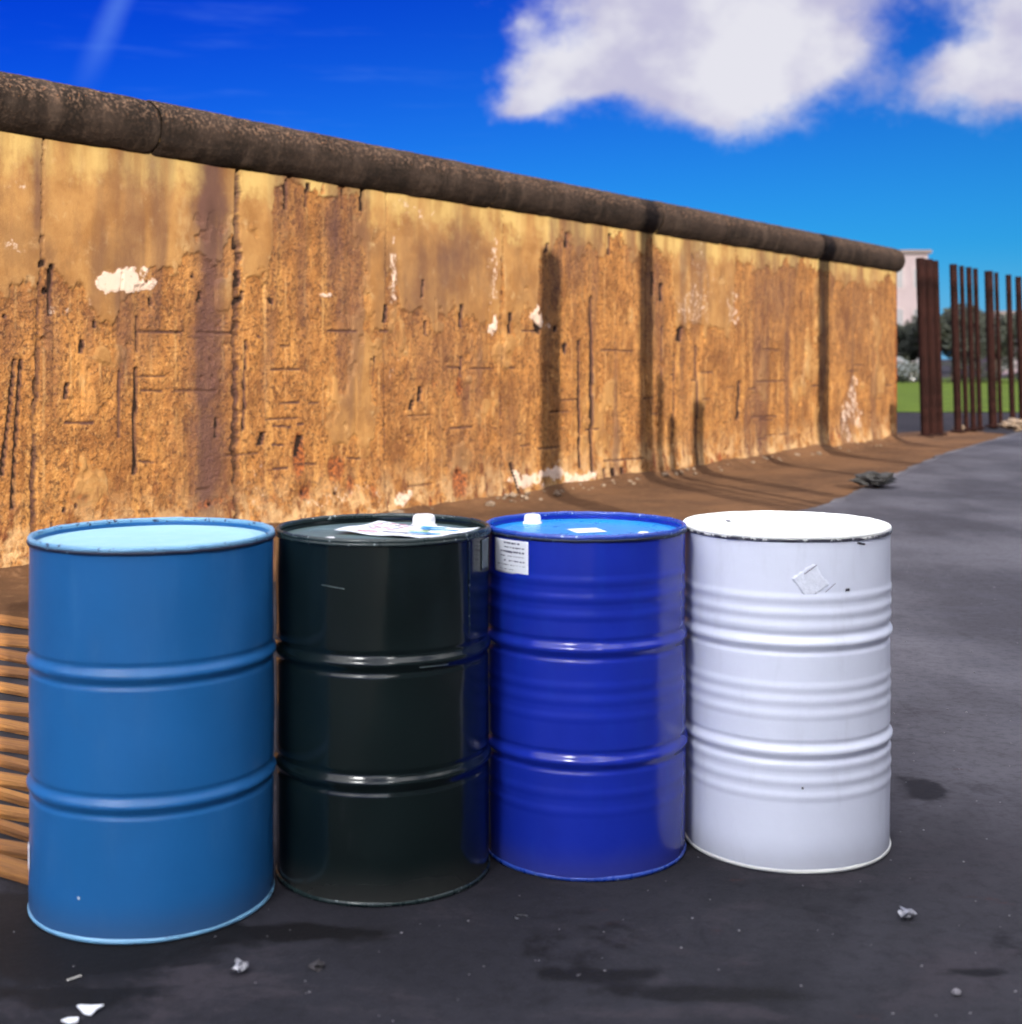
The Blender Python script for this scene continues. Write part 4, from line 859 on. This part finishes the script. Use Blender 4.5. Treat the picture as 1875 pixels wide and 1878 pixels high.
bm.faces.new((f0[0], f1[0], b1[0], b0[0])); bm.faces.new((f0[-1], b0[-1], b1[-1], f1[-1]))
bmesh.ops.recalc_face_normals(bm, faces=bm.faces)
shade_root = empty('shade_block', (0, 0, 0)); tag(shade_root, 'unseen long block with tall posts, added to shade the asphalt and drums', 'building')
from_bm('wall', bm, plain('shade_block_render', (.20, .20, .22), .9, var=.3, scale=1.2), shade_root)
for i in range(len(roofp) - 1):
    a, b_ = roofp[i], roofp[i + 1]; d = (b_ - a); L = d.length; d.normalize(); n2_ = Vector((-d.y, d.x)); k = 0
    q = 1.2
    while q < L - 1.2:
        c_ = a + d * q; mt = Matrix.Translation((c_.x, c_.y, 0)) @ Matrix.Rotation(math.atan2(d.y, d.x), 4, 'Z')
        bm = bmesh.new(); box(bm, -.55, .55, -.02, .05, 1.3, 2.5, mtx=mt); fr = from_bm('window', bm, M_FRAME, shade_root)
        bm = bmesh.new(); box(bm, -.47, .47, .053, .065, 1.38, 2.42, mtx=mt); from_bm('pane', bm, M_GLASS, fr)
        q += 2.6
def hit(B):
    """distance along the sun's azimuth from B to the top edge of the shade block"""
    d = Vector((SUN_H.x, SUN_H.y)); best = None
    for a, b_ in zip(roofp[:-1], roofp[1:]):
        e = b_ - a; den = d.x * e.y - d.y * e.x
        if abs(den) < 1e-6: continue
        r_ = a - B; t = (r_.x * e.y - r_.y * e.x) / den; u_ = (r_.x * d.y - r_.y * d.x) / den
        if -.001 <= u_ <= 1.001 and t > 0 and (best is None or t < best): best = t
    return best
for (bx, by, zt, dia) in SHADOWPOSTS:  # added posts on the unseen block, placed to cast the wall's shadow bands
    B = Vector((bx, by)); L = hit(B)
    if L is None: print('NOHIT', bx, by); continue
    L += dia * .85 + .03
    px_, py_ = B.x + SUN_H.x * L, B.y + SUN_H.y * L; top_ = zt + L * TE
    print('shadow_post', round(L, 2), round(top_, 2), round(HB, 2))
    bm = lathe([(dia * .82, HB - .5), (dia * .82, top_ - .02), (dia * .78, top_)], 20); bm.faces.new([v for v in bm.verts if abs(v.co.z - top_) < 1e-5])
    o = from_bm('shadow_post', bm, M_RUST, shade_root, True); o.location = (px_, py_, 0)

# ------------------------------------------------------------------ litter on the asphalt
random.seed(5)
def scrap(name, pts_, loc, m, label, cat, curl=.01, grp=None):
    bm = bmesh.new(); t_ = [bm.verts.new((x_, y_, .004 + curl * abs(mnoise.noise(Vector((x_ * 40, y_ * 40, 0)))))) for x_, y_ in pts_]
    b_ = [bm.verts.new((v.co.x, v.co.y, v.co.z - .003)) for v in t_]
    bm.faces.new(t_); bm.faces.new(b_[::-1])
    for i in range(len(t_)): j = (i + 1) % len(t_); bm.faces.new((t_[i], b_[i], b_[j], t_[j]))
    bmesh.ops.recalc_face_normals(bm, faces=bm.faces)
    o = from_bm(name, bm, m); o.location = (loc[0], loc[1], .001); tag(o, label, cat, grp); return o
LT = LITTER
k = 1 / 950.
scrap('paper_scrap', [(-.028, .012), (-.022, .019), (.0, .017), (.026, .018), (.018, -.004), (.012, -.020), (-.004, -.017), (-.016, -.006)], LT['scrap'], M_PAPER, 'folded white paper scrap in the lower left corner, in front of the light blue drum', 'paper', .012)
scrap('paper_scrap', [(-.02, 0), (-.01, .012), (.012, .010), (.015, -.006), (0, -.012)], LT['scrap2'], M_PAPER, 'small white paper bit at the bottom edge just below the larger scrap', 'paper')
scrap('twig', [(-.012, -.010), (-.008, -.011), (.013, .012), (.010, .013)], LT['a'], plain('pale_straw', (.5, .48, .45)), 'short pale twig lying between the light blue drum and the paper scrap', 'twig', 0)
def crumple(name, loc, r, m, label, cat, squash=.6, amp=.6, sub=2, grp=None):
    bm = bmesh.new(); q = bmesh.ops.create_icosphere(bm, subdivisions=sub, radius=r)
    for v in q['verts']:
        f_ = 1 + amp * mnoise.noise(v.co.normalized() * 2.3 + Vector((loc[0] * 7, loc[1] * 5, 0))) + amp * .6 * random.uniform(-.5, .5)
        v.co = v.co * f_; v.co.z *= squash
    zmin = min(v.co.z for v in bm.verts)
    for v in bm.verts: v.co.z -= zmin
    o = from_bm(name, bm, m); o.location = (loc[0], loc[1], 0); tag(o, label, cat, grp); return o
M_FOIL = plain('grey_foil', (.42, .42, .46), .4, .4, .8, 60); M_LEAFD = plain('dead_leaf', (.035, .030, .035), .8, var=.6, scale=60); M_STONE = plain('grey_stone', (.22, .21, .23), .85, var=.4, scale=14)
crumple('crumpled_foil', LT['foil'], .014, M_FOIL, 'crumpled grey foil ball in front of the gap between light blue and dark drums', 'litter', .7, 1.2)
crumple('dead_leaf', LT['leafc'], .018, M_LEAFD, 'dark dead leaf in front of the dark green drum', 'leaf', .3, 1.0)
crumple('crumpled_wrapper', LT['clump'], .016, M_FOIL, 'small crumpled wrapper in front of the white drum', 'litter', .5, 1.3)
crumple('pebble', LT['clump2'], .009, M_STONE, 'grey pebble near the lower right corner of the asphalt', 'stone', .6, .6)
crumple('asphalt_lump', (LT['chunk'][0] + .0, LT['chunk'][1] - .05), .20, plain('black_asphalt_lump', (.012, .012, .014), .8), 'black broken lump lying on the asphalt edge behind the white drum', 'rubble', .35, .5, 3)
crumple('concrete_lump', LT['stone'], .22, M_TRIM, 'pale lump of concrete at the far right edge of the asphalt', 'rubble', .45, .5, 3)
crumple('concrete_lump', (LT['stone'][0] - .9, LT['stone'][1] + .3), .10, M_TRIM, 'smaller pale lump of concrete left of the bigger one at the far edge', 'rubble', .5, .5, 3)
# curled shaving
bm = bmesh.new(); vs0 = None
for i in range(15):
    a = R(20 + i * 16); ra = .016
    p = [bm.verts.new((ra * math.cos(a), ra * .7 * math.sin(a), z_)) for z_ in (.0, .004)]
    if vs0: bm.faces.new((vs0[0], p[0], p[1], vs0[1]))
    vs0 = p
bmesh.ops.solidify(bm, geom=bm.faces[:], thickness=.0015)
o = from_bm('metal_curl', bm, M_FOIL); o.location = (LT['ring'][0], LT['ring'][1], 0); tag(o, 'small curled metal shaving on the asphalt below the royal blue drum', 'litter')
# grit
bm = bmesh.new()
for _ in range(520):
    y_ = random.uniform(2.5, 9) ** 1.0; x_ = random.uniform(-.36, .40) * y_ * 1.05
    if y_ > 5 and x_ < 1.2: continue
    if x_ < -1.1 and y_ > 3.2: continue
    r = random.choice((.0012, .0016, .002, .0028)) * (1.5 if y_ > 4.5 else 1)
    q = bmesh.ops.create_icosphere(bm, subdivisions=1, radius=r)
    for v in q['verts']: v.co = Vector((v.co.x * random.uniform(.7, 1.6), v.co.y, v.co.z * .7)) + Vector((x_, y_, r * .5))
tag(from_bm('grit', bm, M_STONE), 'loose grey grit scattered over the asphalt', 'grit', kind='stuff')
